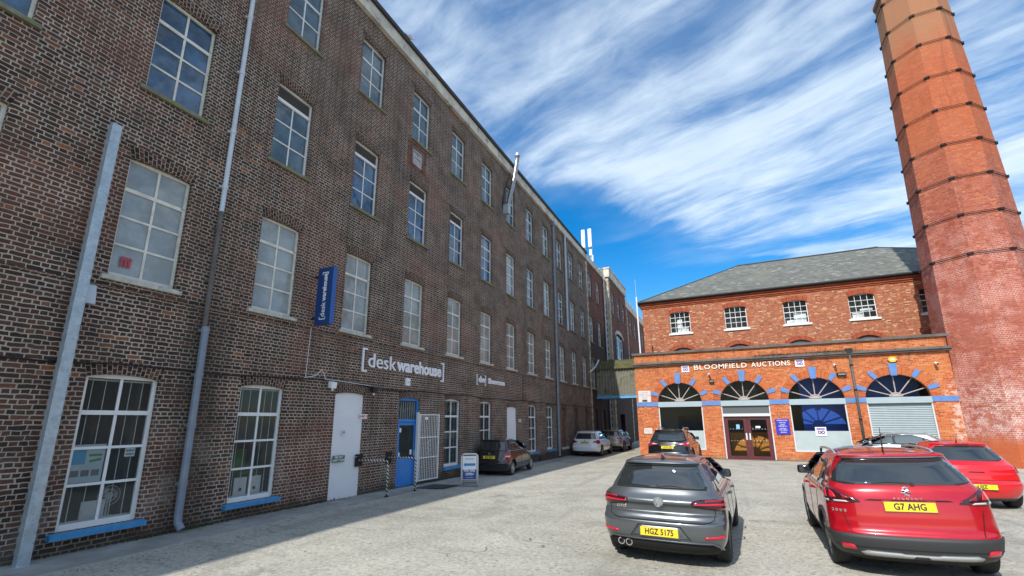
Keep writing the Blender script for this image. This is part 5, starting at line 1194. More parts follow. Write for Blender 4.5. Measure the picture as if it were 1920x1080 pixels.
def rim_mesh(r,w,m,sp=5):
    b=B(); ro=r*.67
    n=32
    for x,q in ((-w/2+.01,ro),(-w/2+.015,ro*.94),(w*.1,ro*.88),(w*.3,ro*.88),(w/2-.015,ro*.94),(w/2-.008,ro)):
        for j in range(n): t=2*math.pi*j/n; b.v.append((x,q*math.cos(t),q*math.sin(t)))
    for k in range(5):
        for j in range(n): a=k*n+j;c=k*n+(j+1)%n; b.f.append((a,c,c+n,a+n)); b.m.append(0);b.uvs.append(None)
    xf=w/2-.03
    for k in range(sp):
        for dt in ((-.13,.13) if sp==5 else (0,)):
            t0=2*math.pi*k/sp; t1=t0+dt; a=Vector((0,math.cos(t0),math.sin(t0)))*ro*.16; c=Vector((0,math.cos(t1),math.sin(t1)))*ro*.96
            d=(c-a).normalized(); s_=Vector((1,0,0)).cross(d)*(.022 if sp==5 else .03)
            i=len(b.v)
            for q,x0,x1 in ((a,xf-.05,xf+.01),(c,xf-.03,xf+.012)):
                for sx,xx in ((-1,x0),(1,x0),(1,x1),(-1,x1)): b.v.append(tuple(q+s_*sx*(1 if q is a else .75)+Vector((xx,0,0))))
            for q in ((0,1,5,4),(1,2,6,5),(2,3,7,6),(3,0,4,7)): b.f.append(tuple(i+z for z in q)); b.m.append(0);b.uvs.append(None)
    b.tube([(xf-.06,0,0),(xf+.016,0,0)],ro*.2,14)
    i=len(b.v); b.tube([(-.01,0,0),(.0,0,0)],ro*.86,24,1)
    return b.mesh('rim',[m,UNDER])
def car(name,label,loc,hd,spec,dz=0):
    L=spec['L']; sh=Shell(spec['rows'],L,spec.get('n',2.7),spec['axles'],spec.get('flare',.018),spec['wr'])
    cx,cy=loc[0]+math.sin(hd)*L/2,loc[1]+math.cos(hd)*L/2
    root=thing(name,label,spec.get('cat','car'),(loc[0],loc[1],gz(cx,cy)+.006+dz),-hd)
    v,f=sh.body(); me=bpy.data.meshes.new('body'); me.from_pydata(v,[],f); me.materials.append(spec['paint']); me.materials.append(UNDER)
    body=link('body',me,root)
    # wheel wells
    cut=[]
    for y in sh.ax:
        for s in (-1,1):
            bm=bmesh.new(); bmesh.ops.create_cone(bm,cap_ends=True,segments=40,radius1=spec['wr']+.045,radius2=spec['wr']+.045,depth=.6,matrix=Matrix.Translation((s*(spec['w']-.12+.09),y,spec['wr']+.02))@Matrix.Rotation(R(90),4,'Y'))
            cm=bpy.data.meshes.new('c'); bm.to_mesh(cm); bm.free(); co=bpy.data.objects.new('c',cm); COL.objects.link(co); cut.append(co); co.parent=root
            md=body.modifiers.new('w','BOOLEAN'); md.object=co; md.operation='DIFFERENCE'; md.solver='EXACT'
    bpy.context.view_layer.update()
    nm=bpy.data.meshes.new_from_object(body.evaluated_get(bpy.context.evaluated_depsgraph_get())); body.modifiers.clear(); body.data=nm; nm.name='body'
    for co in cut: bpy.data.objects.remove(co)
    for pl in nm.polygons:
        c=pl.center; w=any(math.hypot(c.y-y,c.z-spec['wr']-.02)<spec['wr']+.0448 for y in sh.ax)
        pl.material_index=1 if (w and c.z<.9 and len(nm.materials)>1) or c.z<spec.get('dk',.25) else 0
        pl.use_smooth=not w and c.z>sh.z[0]+.005
    if len(nm.materials)<2: nm.materials.append(UNDER)
    # wheels
    rm=spec.get('rim',ALLOY); tm=mk(('ty',spec['wr'],spec.get('tw',.22)),lambda:tyre_mesh(spec['wr'],spec.get('tw',.22))); rmm=mk(('ri',spec['wr'],rm.name,spec.get('sp',5)),lambda:rim_mesh(spec['wr'],spec.get('tw',.22),rm,spec.get('sp',5)))
    for y in sh.ax:
        for s in (-1,1):
            wo=link('wheel',tm,root,(s*(spec['w']-.13),y,spec['wr'])); wo.rotation_euler=(R(17*y),0,0 if s>0 else math.pi); link('rim',rmm,wo)
    def A(poly,m,nm_,off=.004,both=False,res=.035):
        r_=[patch(sh,'arc',poly,m,nm_,root,off,res)]
        if both: r_.append(patch(sh,'arc',mirror(poly),m,nm_,root,off,res))
        return r_
    def Sd(poly,m,nm_,off=.004,res=.05,sides=(-1,1)):
        return [patch(sh,'side',poly,m,nm_,root,off,res,s) for s in sides]
    for q in spec['arc']: A(q[0],q[1],q[2],q[3] if len(q)>3 else .004,q[4] if len(q)>4 else False,q[5] if len(q)>5 else .035)
    for q in spec['side']: Sd(q[0],q[1],q[2],q[3] if len(q)>3 else .004,q[4] if len(q)>4 else .05)
    # arches cladding
    if spec.get('clad'):
        for y in sh.ax:
            a=spec['wr']+.04; e=a+.055; zc=spec['wr']+.02
            po=[(y-e*math.cos(t),zc+e*math.sin(t)) for t in [R(-15)+R(210)*k/18 for k in range(19)]]; pi_=[(y-a*math.cos(t),zc+a*math.sin(t)) for t in [R(-15)+R(210)*k/18 for k in range(19)]][::-1]
            Sd([q for q in po+pi_],spec['clad'],'wheel_arch',.014,.06)
    # number plate
    pz,ptxt,tilt=spec['plate']; py=sh.arc(0,pz).y
    pb=B(); pb.box(-.26,.26,-.012,0,-.0555,.0555); po=pb.obj('number_plate',PLY,root,(0,py-.012,pz)); po.rotation_euler=(R(tilt),0,0)
    text('lettering',ptxt,.108,PTX,po,(0,-.0125,-.002),'S',.0008,.0035,.83,sp=1.02)
    pb=B(); pb.box(-.275,.275,-.006,.03,-.07,.07); q=pb.obj('plate_holder',spec.get('holder',PLAS),root,(0,py,pz)); q.rotation_euler=(R(tilt),0,0)
    # mirrors
    my,mz=spec['mirror']; mm=spec.get('mcap',GLB)
    for s in (-1,1):
        x=abs(sh.side(my,mz-.03,1).x)
        bm=bmesh.new(); bmesh.ops.create_cube(bm,size=1)
        for v_ in bm.verts:
            v_.co.x*=.23*(1 if v_.co.z<0 else .9); v_.co.y*=.11 if v_.co.x*s>0 else .15; v_.co.z*=.15
        bmesh.ops.bevel(bm,geom=bm.edges[:],offset=.045,segments=3,affect='EDGES',profile=.6); mme=bpy.data.meshes.new('mirror'); bm.to_mesh(mme); bm.free(); mme.materials.append(mm); mme.polygons.foreach_set('use_smooth',[True]*len(mme.polygons))
        mo=link('wing_mirror',mme,root,(s*(x+.125),my,mz+.035))
        b=B(); b.prism([(-.085,-.05),(.085,-.05),(.09,.0),(.07,.05),(-.07,.05),(-.09,0)],lambda u,v,d:(u,d,v),-.078,-.07); b.obj('mirror_glass',CGL if not spec.get('mg') else spec['mg'],mo)
        b=B(); b.tube([(-s*.2,.02,-.05),(-s*.02,0,-.05)],.028,6); b.obj('stalk',mm,mo)
    # door handles
    for hy,hz_ in spec.get('handles',()):
        for s in (-1,1):
            q=sh.side(hy,hz_,s); b=B(); b.tube([(q.x+s*.005,hy-.09,hz_),(q.x+s*.035,hy-.07,hz_),(q.x+s*.035,hy+.07,hz_),(q.x+s*.005,hy+.09,hz_)],.014,6); b.obj('door_handle',spec.get('hm',spec['paint']),root)
    # aerial, wiper, rails
    if spec.get('aerial'):
        ay,az,h_,kind=spec['aerial']; b=B()
        if kind=='fin': b.v+=[(-.02,ay-.07,az),(.02,ay-.07,az),(.025,ay+.1,az),(-.025,ay+.1,az),(-.004,ay-.075,az+h_),(.004,ay-.075,az+h_),(.004,ay-.02,az+h_*.8),(-.004,ay-.02,az+h_*.8)]; b.f+= [(3,2,1,0),(4,5,6,7),(0,1,5,4),(1,2,6,5),(2,3,7,6),(3,0,4,7)]; b.m+=[0]*6; b.uvs+=[None]*6
        else: b.tube([(0,ay+.03,az-.01),(0,ay,az+.03),(0,ay-h_*.25,az+h_)],.005,5,rr=[.022,.012,.003]); 
        b.obj('aerial',PLAS,root)
    if spec.get('wiper'):
        wx,wz,wl=spec['wiper']; q0=sh.arc(wx,wz); b=B(); pts=[sh.arc(wx+wl*k/6,wz+.02*math.sin(k*.5)+.002)+Vector((0,-.022,0)) for k in range(7)]; b.tube(pts,.009,5); b.tube([q0+Vector((0,.0,0)),q0+Vector((0,-.03,.0))],.022,8); b.tube([p_+Vector((0,.01,.0)) for p_ in pts[2:]],.012,4); b.obj('rear_wiper',PLAS,root)
    if spec.get('rails'):
        y0,y1,x_,z_=spec['rails'][:4]
        for s in (-1,1):
            b=B(); pts=[(s*x_,y0,z_-.03),(s*x_,y0+.1,z_+.035)]+[(s*(x_-.0),y0+.1+(y1-y0-.2)*k/6,z_+.04+.02*math.sin(math.pi*k/6)) for k in range(1,6)]+[(s*x_,y1-.1,z_+.035),(s*x_,y1,z_-.04)]; b.tube(pts,.019,7); b.obj('roof_rail',SILV if len(spec['rails'])<5 else spec['rails'][4],root,smooth=True)
    return root,sh
def seam_side(pts,w=.007):
    up_=[(y+w/2,z) for y,z in pts]; dn=[(y-w/2,z) for y,z in pts][::-1]; return up_+dn
# ---- grey hatchback
def hatch_rows(L,w,H,belt,zg,bon,yg,roofw,spoil=0,bump=.62,ys=.36,bdrop=.08,tuck=.74,front_t=None,cowl=None,zb=.18):
    """rows of (z, half width, y rear, y front, corner length)"""
    f=L; c=cowl or (L-1.22)
    rows=[(zb,w*.86,.17,f-.2,.4),(zb+.08,w*.93,.07,f-.1,.42),(.36,w*.975,.025,f-.03,.4),(.46,w*.992,.002,f,.38),(bump-.05,w,.0,f-.005,.36),(bump-.012,w,.008,f-.01,.35),(bump+.015,w*.997,.012+bdrop*.65,f-.02,.33),(bump+.07,w*.995,.02+bdrop,f-.05,.33),
      (.76,w*.99,.03+bdrop,f-.13,.33),(bon-.12,w*.985,.045+bdrop,f-.32,.33),(bon-.05,w*.975,.055+bdrop,f-.62,.32),(belt-.02,w*.955,.075+bdrop,f-.98,.31),(belt+.02,w*.935,.09+bdrop,c+.12,.3),
      (zg,w*.885,yg,c,.29)]
    n=5; tot=H-.075-zg
    for k in range(1,n+1):
        t=k/n; rows.append((zg+tot*t,w*.885+(roofw-w*.885)*(t**1.12),yg+(ys-yg)*t,c-.85*t**.95,.29-.05*t))
    zt=H-.075
    if spoil: rows[-1]=(zt,roofw,ys-spoil*.5,c-.85,.22); rows.append((zt+.012,roofw*.985,ys-spoil,c-.88,.22)); rows.append((zt+.03,roofw*.97,ys-spoil+.02,c-.93,.25))
    rows+=[(H-.035,roofw*.90,ys-spoil*.6+.14,c-1.02,.4),(H-.016,roofw*.74,ys+.36,c-1.15,.5),(H-.005,roofw*.5,ys+.66,c-1.3,.5),(H,roofw*.24,ys+.9,c-1.5,.3)]
    return rows
GREY=paint("metallic_grey_paint",(.12,.132,.142),.6,.28,.2)
def sidewin(y0,y1,zb_,zt_,rake=.75,kick=.28,pil=None):
    """greenhouse outline in (y,z): rear kick-up, roofline, windscreen rake; returns panes"""
    pil=pil or []
    return [(y0,zb_+.02),(y0+kick,zt_-.03),(y0+kick+.14,zt_),(y1-rake,zt_),(y1-rake*.45,zb_+(zt_-zb_)*.62),(y1,zb_+.01),(y1-.02,zb_)]
def split_win(y0,y1,zb_,zt_,rake,kick,pillars,gm=CGL,trim=None,w=.045):
    out=[]; full=[(y0,zb_+.015),(y0+kick*.45,zb_+(zt_-zb_)*.55),(y0+kick,zt_-.025),(y0+kick+.12,zt_),(y1-rake,zt_),(y1-rake*.45,zb_+(zt_-zb_)*.58),(y1,zb_+.015),(y1-.02,zb_),(y0+.03,zb_)]
    out.append((full,GLB,'window_surround',.003,.06))
    ys_=[y0+.02]+pillars+[y1-.02]
    def top(y):
        P_=full[:7]
        for a,c in zip(P_,P_[1:]):
            if a[0]<=y<=c[0]: return a[1]+(c[1]-a[1])*(y-a[0])/(c[0]-a[0]+1e-9)
        return zb_
    for a,c in zip(ys_,ys_[1:]):
        a+=w/2;c-=w/2; n=8; pts=[(a+(c-a)*k/n,max(zb_+.03,top(a+(c-a)*k/n)-.022)) for k in range(n+1)]
        out.append(([(a,zb_+.022)]+pts+[(c,zb_+.022)],gm,'side_window',.006,.06))
    if trim: out.append(([(y0+.03,zb_-.016),(y1-.02,zb_-.016),(y1-.02,zb_),(y0+.03,zb_)],trim,'window_trim',.007,.08))
    return out
rows=hatch_rows(4.27,.895,1.452,.955,1.0,.93,.20,.575,spoil=.12,ys=.46)
rows=[r for r in rows if not .7<r[0]<.98]; rows+=[(.72,.888,.145,4.2,.33),(.80,.886,.135,4.05,.33),(.855,.884,.100,3.85,.33),(.872,.882,.102,3.75,.33),(.93,.865,.150,3.45,.31),(.965,.85,.18,3.2,.3)]; rows.sort(key=lambda r:r[0])
golf=dict(L=4.27,w=.895,rows=rows,axles=(.78,3.41),wr=.318,paint=GREY,n=2.9,plate=(.475,'HGZ 5175',-6),mirror=(2.92,1.0),handles=((1.55,.865),(2.45,.855)),aerial=(.72,1.435,.07,'fin'),wiper=(-.02,1.065,.34),rim=DALLOY,holder=GREY,
 arc=[([(-.65,1.045),(.65,1.045),(.68,1.06),(.585,1.335),(.56,1.36),(-.56,1.36),(-.585,1.335),(-.68,1.06)],CGL,'rear_window',.004),
  ([(-.56,1.342),(.56,1.342),(.545,1.374),(-.545,1.374)],GLB,'spoiler_panel',.006),
  ([(-.67,1.032),(.67,1.032),(.675,1.045),(-.675,1.045)],SEAM,'window_seal',.006),
  ([(.44,0.863),(.47,0.893),(.58,0.913),(.80,0.933),(1.04,0.938),(1.16,0.913),(1.13,0.818),(1.05,0.788),(.80,0.783),(.62,0.798),(.48,0.828)],LDARK,'tail_lamp',.012,True),
  ([(.79,0.848),(1.12,0.838),(1.11,0.863),(.79,0.873),(.49,0.860),(.47,0.850)],REFL,'lamp_strip',.016,True,.02),
  ([(.80,0.793),(1.04,0.800),(1.06,0.816),(.80,0.808)],LRED,'lamp_strip',.016,True,.02),
  ([(.62,0.903),(.80,0.916),(1.04,0.920),(1.04,0.903),(.80,0.893),(.64,0.888)],LRED,'lamp_strip',.015,True,.02),
  ([(-.74,.655),(-.68,.625),(-.6,.612),(.6,.612),(.68,.625),(.74,.655),(.733,.66),(.675,.633),(.6,.62),(-.6,.62),(-.675,.633),(-.733,.66)],SEAM,'tailgate_gap',.005,False,.02),
  ([(.74,.655),(.748,.655),(.775,.80),(.767,.80)],SEAM,'tailgate_gap',.005,True,.02),
  ([(-.42,.40),(-.36,.44),(-.30,.535),(-.27,.56),(.27,.56),(.30,.535),(.36,.44),(.42,.40)],GREY,'plate_recess',.003),
  ([(-.42,.395),(-.30,.56),(-.295,.565),(.295,.565),(.30,.56),(.42,.395),(.41,.395),(.292,.553),(-.292,.553),(-.41,.395)],SEAM,'recess_gap',.006,False,.02),
  ([(.60,.42),(.94,.43),(.98,.445),(.94,.47),(.62,.45)],REFL,'reflector',.008,True,.03),
  ([(-.80,.20),(.80,.20),(.84,.26),(.78,.33),(.66,.352),(-.66,.352),(-.78,.33),(-.84,.26)],UNDER,'diffuser',.006),
  ([(-1.0,.225),(-.9,.245),(-.82,.30),(-.70,.358),(.70,.358),(.82,.30),(.9,.245),(1.0,.225),(1.0,.243),(.92,.262),(.84,.32),(.71,.376),(-.71,.376),(-.84,.32),(-.92,.262),(-1.0,.243)],GREY,'bumper_lip',.022,False,.025),
 ],
 side=split_win(.62,3.28,.985,1.352,.98,.42,[1.06,1.98])+[(seam_side([(2.98,.34),(2.98,.95)]),SEAM,'door_gap',.003),(seam_side([(1.98,.34),(1.98,.96)]),SEAM,'door_gap',.003),(seam_side([(1.02,.98),(1.08,.84),(1.14,.68),(1.2,.45)]),SEAM,'door_gap',.003),([(1.2,.222),(2.95,.222),(2.95,.30),(1.2,.30)],PLAS,'sill_trim',.006,.08)])
g,gs=car('parked_car','metallic dark grey hatchback with twin exhausts and yellow plate HGZ 5175',(-1.04,7.2),R(2.8),golf)
def badge_round(root,sh,z,r_,m=CHROME):
    y=sh.arc(0,z).y-.006; b=B(); b.tube([(r_*math.cos(q*math.pi/12),y-.004,z+r_*math.sin(q*math.pi/12)) for q in range(25)],r_*.09,5,cap=False); return b,y
b,y=badge_round(g,gs,.865,.068); z=.865
for pts in ([(-.024,.05),(0,.006),(.024,.05)],[(-.046,.03),(-.022,-.044),(0,-.008),(.022,-.044),(.046,.03)]): b.tube([(px_,y-.006,z+pz_) for px_,pz_ in pts],.0065,5)
b.tube([(0,y+.004,z),(0,y,z)],.058,20); b.obj('badge',CHROME,g)
for k,ch in enumerate('GTD'): q=gs.arc(-.62+.052*k,.765); text('lettering',ch,.05,CHROME,g,(q.x,q.y-.008,q.z),'S',.003,.002,1.3)
for x in (-.575,-.455):
    yq=gs.arc(x,.28).y; b=B(); n=18
    b.tube([(x,yq-.03,.285),(x,yq+.12,.285)],.05,18,cap=False); b.tube([(x,yq-.03,.285),(x,yq+.12,.285)],.037,18,cap=False); b.tube([(x,yq+.01,.285),(x,yq+.02,.285)],.038,18,1)
    for j in range(n):
        t0,t1=2*math.pi*j/n,2*math.pi*(j+1)/n; b.add([(x+.037*math.cos(t0),yq-.03,.285+.037*math.sin(t0)),(x+.037*math.cos(t1),yq-.03,.285+.037*math.sin(t1)),(x+.05*math.cos(t1),yq-.03,.285+.05*math.sin(t1)),(x+.05*math.cos(t0),yq-.03,.285+.05*math.sin(t0))])
    b.obj('exhaust_pipe',[CHROME,UNDER],g,smooth=False)
# ---- red crossover
CRIM=paint("metallic_crimson_paint",(.5,.004,.014),.3,.22,.08)
rows=hatch_rows(4.16,.89,1.535,1.04,1.12,1.0,.16,.62,spoil=.10,ys=.47,bump=.56,bdrop=.03,zb=.2)
pug=dict(dk=.30,L=4.16,w=.89,rows=rows,axles=(.79,3.33),wr=.325,paint=CRIM,n=2.7,plate=(.875,'G7 AHG',-8),mirror=(2.78,1.06),handles=((1.6,.93),(2.4,.92)),aerial=(.75,1.515,.34,'rod'),wiper=(.1,1.14,-.42),rails=(.8,2.3,.57,1.475),clad=PLAS,holder=CRIM,mg=LDARK and CGL,
 arc=[([(-.60,1.125),(.60,1.125),(.76,1.148),(.83,1.18),(.60,1.40),(.575,1.43),(-.575,1.43),(-.60,1.40),(-.83,1.18),(-.76,1.148)],CGL,'rear_window',.004),
  ([(-.57,1.405),(.57,1.405),(.56,1.445),(-.56,1.445)],GLB,'spoiler_panel',.007),([(-.60,1.447),(.60,1.447),(.595,1.462),(-.595,1.462)],SILV,'spoiler_edge',.010),
  ([(.50,0.915),(.52,0.945),(.62,0.990),(.74,1.050),(.86,1.085),(.98,1.080),(1.10,1.040),(1.16,0.960),(1.12,0.900),(.95,0.895),(.70,0.900)][:],LDARK,'tail_lamp',.014,True),
  ([(.60,0.955),(.66,0.980),(.71,1.010),(.69,0.950)],LRED,'lamp_claw',.019,True,.02),([(.76,0.955),(.79,1.020),(.84,1.050),(.85,0.955)],REFL,'lamp_claw',.019,True,.02),([(.90,0.955),(.91,1.035),(.97,1.050),(.99,0.955)],REFL,'lamp_claw',.019,True,.02),
  ([(.62,0.907),(.80,0.907),(.80,0.928),(.66,0.928)],LCLR,'lamp_clear',.019,True,.02),([(.86,0.907),(1.02,0.907),(1.04,0.928),(.86,0.928)],LCLR,'lamp_clear',.019,True,.02),
  ([(-.45,.94),(.45,.94),(.40,.955),(-.40,.955)],SEAM,'boot_recess',.008,False,.02),
  ([(-1.25,.27),(1.25,.27),(1.25,.53),(-1.25,.53)],PLAS,'rear_bumper',.018),
  ([(-.9,.38),(.9,.38),(.9,.387),(-.9,.387)],SEAM,'bumper_crease',.022,False,.04),
  ([(-.46,.295),(.46,.295),(.56,.30),(.60,.325),(.54,.348),(.2,.342),(.16,.332),(-.16,.332),(-.2,.342),(-.54,.348),(-.60,.325),(-.56,.30)],SILV,'skid_strip',.034),
  ([(-.08,.296),(.08,.296),(.06,.322),(-.06,.322)],PLAS,'skid_insert',.037,False,.02),
  ([(.64,.345),(.80,.345),(.81,.40),(.70,.405),(.66,.39)],REFL,'reflector',.026,True,.03),
  ([(.66,.55),(.668,.55),(.74,.84),(.732,.84)],SEAM,'tailgate_gap',.005,True,.02)],
 side=split_win(.72,3.15,1.04,1.425,.86,.3,[1.14,1.92],trim=SILV)+[(seam_side([(2.86,.4),(2.86,1.02)]),SEAM,'door_gap',.003),(seam_side([(1.92,.4),(1.92,1.02)]),SEAM,'door_gap',.003),(seam_side([(1.08,1.03),(1.14,.85),(1.2,.62)]),SEAM,'door_gap',.003),([(1.18,.26),(2.9,.26),(2.9,.37),(1.18,.37)],PLAS,'sill_trim',.012,.08)])
g,s2=car('parked_car','metallic crimson crossover with silver roof rails and yellow plate G7 AHG',(2.03,7.6),R(1.7),pug); g.rotation_euler=(0,-R(2.3),-R(1.7))
y=s2.arc(0,1.03).y-.004; b=B()
for pts,rr in (([(-.025,.055),(.0,.07),(.03,.055),(.035,.03)],.011),([(.03,.03),(.0,.02),(-.015,-.005),(.0,-.03)],.012),([(-.035,.03),(-.01,.035),(.0,.02)],.008),([(-.05,.0),(-.02,.0),(.0,.012)],.008),([(.0,-.03),(-.03,-.06)],.009),([(.0,-.02),(.03,-.035),(.035,-.065)],.009),([(.02,.01),(.055,.0),(.06,.03)],.006)): b.tube([(a_,y-.004,1.04+c_) for a_,c_ in pts],rr,6)
b.obj('badge',CHROME,g)
for k,ch in enumerate('PEUGEOT'): q=s2.arc(-.135+.045*k,.968); text('lettering',ch,.034,CHROME,g,(q.x,q.y-.010,q.z),'S',.003,.001,1.15)
for k,ch in enumerate('2008'): q=s2.arc(-.84+.05*k,.80); text('lettering',ch,.05,CHROME,g,(q.x,q.y-.009,q.z),'S',.003,.001,1.1,loc_rot=Matrix.Rotation(R(-22),4,'Z'))
# ---- bright red three-door hatch
RED=paint("bright_red_paint",(.62,.004,.008),0,.25,.15)
rows=hatch_rows(4.0,.85,1.478,.93,1.02,.92,.25,.54,ys=.62,spoil=.08,bump=.58,bdrop=.06)
cor=dict(L=4.0,w=.85,rows=rows,axles=(.70,3.2),wr=.31,paint=RED,n=2.3,plate=(.50,'UJJZ',-4) ,mirror=(2.75,1.0),handles=((2.1,.86),),aerial=(.8,1.46,.12,'rod'),
 arc=[([(-.52,1.045),(.52,1.045),(.66,1.09),(.70,1.13),(.60,1.29),(.48,1.365),(.3,1.38),(-.3,1.38),(-.48,1.365),(-.60,1.29),(-.70,1.13),(-.66,1.09)],CGL,'rear_window',.004),
  ([(-.13,1.40),(.13,1.40),(.125,1.418),(-.125,1.418)],LDARK,'brake_lamp',.006,False,.03),
  ([(.80,.80),(.84,.90),(.92,.98),(1.02,1.01),(1.12,.97),(1.14,.88),(1.08,.82),(.95,.79)],LDARK,'tail_lamp',.013,True),([(.93,.86),(.96,.93),(1.02,.95),(1.07,.90),(1.04,.85)],LCLR,'lamp_clear',.018,True,.03),([(.85,.82),(.9,.84),(1.0,.84),(.99,.81),(.9,.80)],REFL,'lamp_strip',.017,True,.02),
  ([(-.15,.80),(.15,.80),(.12,.82),(-.12,.82)],SEAM,'boot_grip',.006,False,.03),
  ([(-.82,.635),(.82,.635),(.82,.642),(-.82,.642)],SEAM,'tailgate_gap',.005,False,.03),([(-.7,.19),(.7,.19),(.76,.25),(-.76,.25)],PLAS,'diffuser',.006)],
 side=split_win(.95,2.95,.99,1.36,.85,.35,[1.75])+[(seam_side([(2.75,.34),(2.75,.95)]),SEAM,'door_gap',.003),(seam_side([(1.7,.34),(1.7,.95)]),SEAM,'door_gap',.003)])
car('parked_car','glossy bright red three-door hatchback partly hidden behind the crimson crossover',(5.14,14.4),R(-.7),cor)
# ---- black suv
BLK=paint("black_paint",(.006,.006,.007),0,.2,.05)
rows=hatch_rows(4.63,.92,1.64,1.05,1.13,1.02,.22,.62,ys=.58,spoil=.16,bump=.62,bdrop=.02,zb=.26)
lex=dict(dk=.3,L=4.63,w=.92,rows=rows,axles=(1.02,3.68),wr=.365,tw=.24,paint=BLK,n=2.6,plate=(.86,'LG19 LZJ',-6),mirror=(3.05,1.13),handles=((1.85,.98),(2.75,.97)),aerial=(.85,1.625,.06,'fin'),rim=DALLOY,clad=PLAS,holder=BLK,rails=(.9,2.6,.58,1.61,SILV),
 arc=[([(-.62,1.14),(.62,1.14),(.74,1.18),(.60,1.50),(-.60,1.50),(-.74,1.18)],CGL,'rear_window',.004),
  ([(.34,.99),(.50,1.03),(.85,1.10),(1.05,1.08),(1.15,.98),(1.05,.90),(.8,.90),(.6,.95)],LRED,'tail_lamp',.012,True),([(.40,.995),(.62,1.03),(.70,1.00),(.60,.975)],LCLR,'lamp_clear',.018,True,.03),([(.80,1.04),(.92,1.07),(.96,1.0),(.84,.99)],LCLR,'lamp_clear',.018,True,.03),
  ([(-.34,.94),(.34,.94),(.34,.965),(-.34,.965)],CHROME,'chrome_strip',.012,False,.03),([(-1.0,.27),(1.0,.27),(1.0,.5),(-1.0,.5)],PLAS,'diffuser',.006)],
 side=split_win(.75,3.55,1.11,1.50,.95,.55,[1.3,2.25],trim=CHROME)+[(seam_side([(3.1,.45),(3.1,1.08)]),SEAM,'door_gap',.003),(seam_side([(2.25,.45),(2.25,1.08)]),SEAM,'door_gap',.003)])
g,s3=car('parked_car','black sport utility car with chrome strip parked by the left shopfront arch',(-2.49,21.4),R(3.8),lex)
b,y=badge_round(g,s3,1.04,.07); b.tube([(-.03,y-.005,1.08),(-.02,y-.005,1.01),(.04,y-.005,1.01)],.009,5); b.obj('badge',CHROME,g)
# ---- small black hatch
rows=hatch_rows(3.96,.825,1.45,.94,1.0,.93,.17,.56,ys=.44,spoil=.05,bump=.56,bdrop=.05)
BLK2=paint("gloss_black_paint",(.008,.008,.010),0,.2,.05)
fab=dict(L=3.96,w=.825,rows=rows,axles=(.72,3.18),wr=.295,tw=.18,paint=BLK2,n=2.9,plate=(.74,'JEZ 9867',-6),mirror=(2.62,1.0),handles=((1.6,.86),(2.3,.86)),aerial=(.7,1.435,.16,'rod'),sp=7,rim=ALLOY,holder=BLK2,
 arc=[([(-.58,1.02),(.58,1.02),(.63,1.04),(.55,1.35),(-.55,1.35),(-.63,1.04)],CGL,'rear_window',.004),
  ([(.62,.62),(.60,.84),(.64,.93),(.90,.94),(.97,.88),(.97,.64),(.85,.60)],LRED,'tail_lamp',.014,True),([(.66,.74),(.92,.74),(.92,.80),(.66,.80)],LCLR,'lamp_clear',.019,True,.03),
  ([(-.9,.46),(.9,.46),(.9,.467),(-.9,.467)],SEAM,'bumper_crease',.006,False,.03),([(-.7,.19),(.7,.19),(.7,.28),(-.7,.28)],PLAS,'diffuser',.006)],
 side=split_win(.58,3.0,.975,1.35,.8,.25,[.95,1.72])+[(seam_side([(2.72,.34),(2.72,.95)]),SEAM,'door_gap',.003),(seam_side([(1.72,.34),(1.72,.95)]),SEAM,'door_gap',.003),(seam_side([(.98,.98),(1.08,.7),(1.1,.45)]),SEAM,'door_gap',.003)])
g,s4=car('parked_car','small black hatchback with silver wheel trims parked close against the mill wall',(-8.86,16.72),R(-4.9),fab)
b,y=badge_round(g,s4,.89,.04); b.tube([(0,y,.89),(0,y-.01,.89)],.03,12); b.obj('badge',CHROME,g)
# ---- white suv
WHT=paint("white_car_paint",(.72,.73,.74),0,.3)
rows=hatch_rows(4.65,.935,1.66,1.05,1.12,1.02,.2,.63,ys=.5,spoil=.12,bump=.66,bdrop=.05,zb=.24)
x3=dict(dk=.3,L=4.65,w=.935,rows=rows,axles=(.96,3.77),wr=.36,tw=.25,paint=WHT,n=2.7,plate=(.92,'FXZ 4417',-5),mirror=(3.0,1.12),mcap=GLB,handles=((1.85,.98),(2.75,.97)),rim=DALLOY,holder=WHT,rails=(.8,2.6,.6,1.63,BLACK),
 arc=[([(-.66,1.13),(.66,1.13),(.72,1.16),(.60,1.50),(-.60,1.50),(-.72,1.16)],CGL,'rear_window',.004),
  ([(.50,.93),(.56,.99),(.80,1.07),(1.10,1.06),(1.14,.90),(1.02,.84),(.80,.84),(.74,.90)],LRED,'tail_lamp',.014,True),
  ([(-.9,.25),(.9,.25),(.9,.33),(.7,.38),(-.7,.38),(-.9,.33)],PLAS,'diffuser',.01)],
 side=split_win(.7,3.6,1.09,1.49,.95,.5,[1.25,2.3])+[(seam_side([(3.1,.45),(3.1,1.06)]),SEAM,'door_gap',.003),(seam_side([(2.3,.45),(2.3,1.06)]),SEAM,'door_gap',.003)])
g,s5=car('parked_car','white sport utility car with red tail lamps parked along the mill near the footbridge',(-8.59,29.6),R(-.7),x3)
b,y=badge_round(g,s5,1.03,.04); b.tube([(0,y,1.03),(0,y-.01,1.03)],.034,12); b.obj('badge',mat("blue_badge",(.05,.12,.3),.3),g)
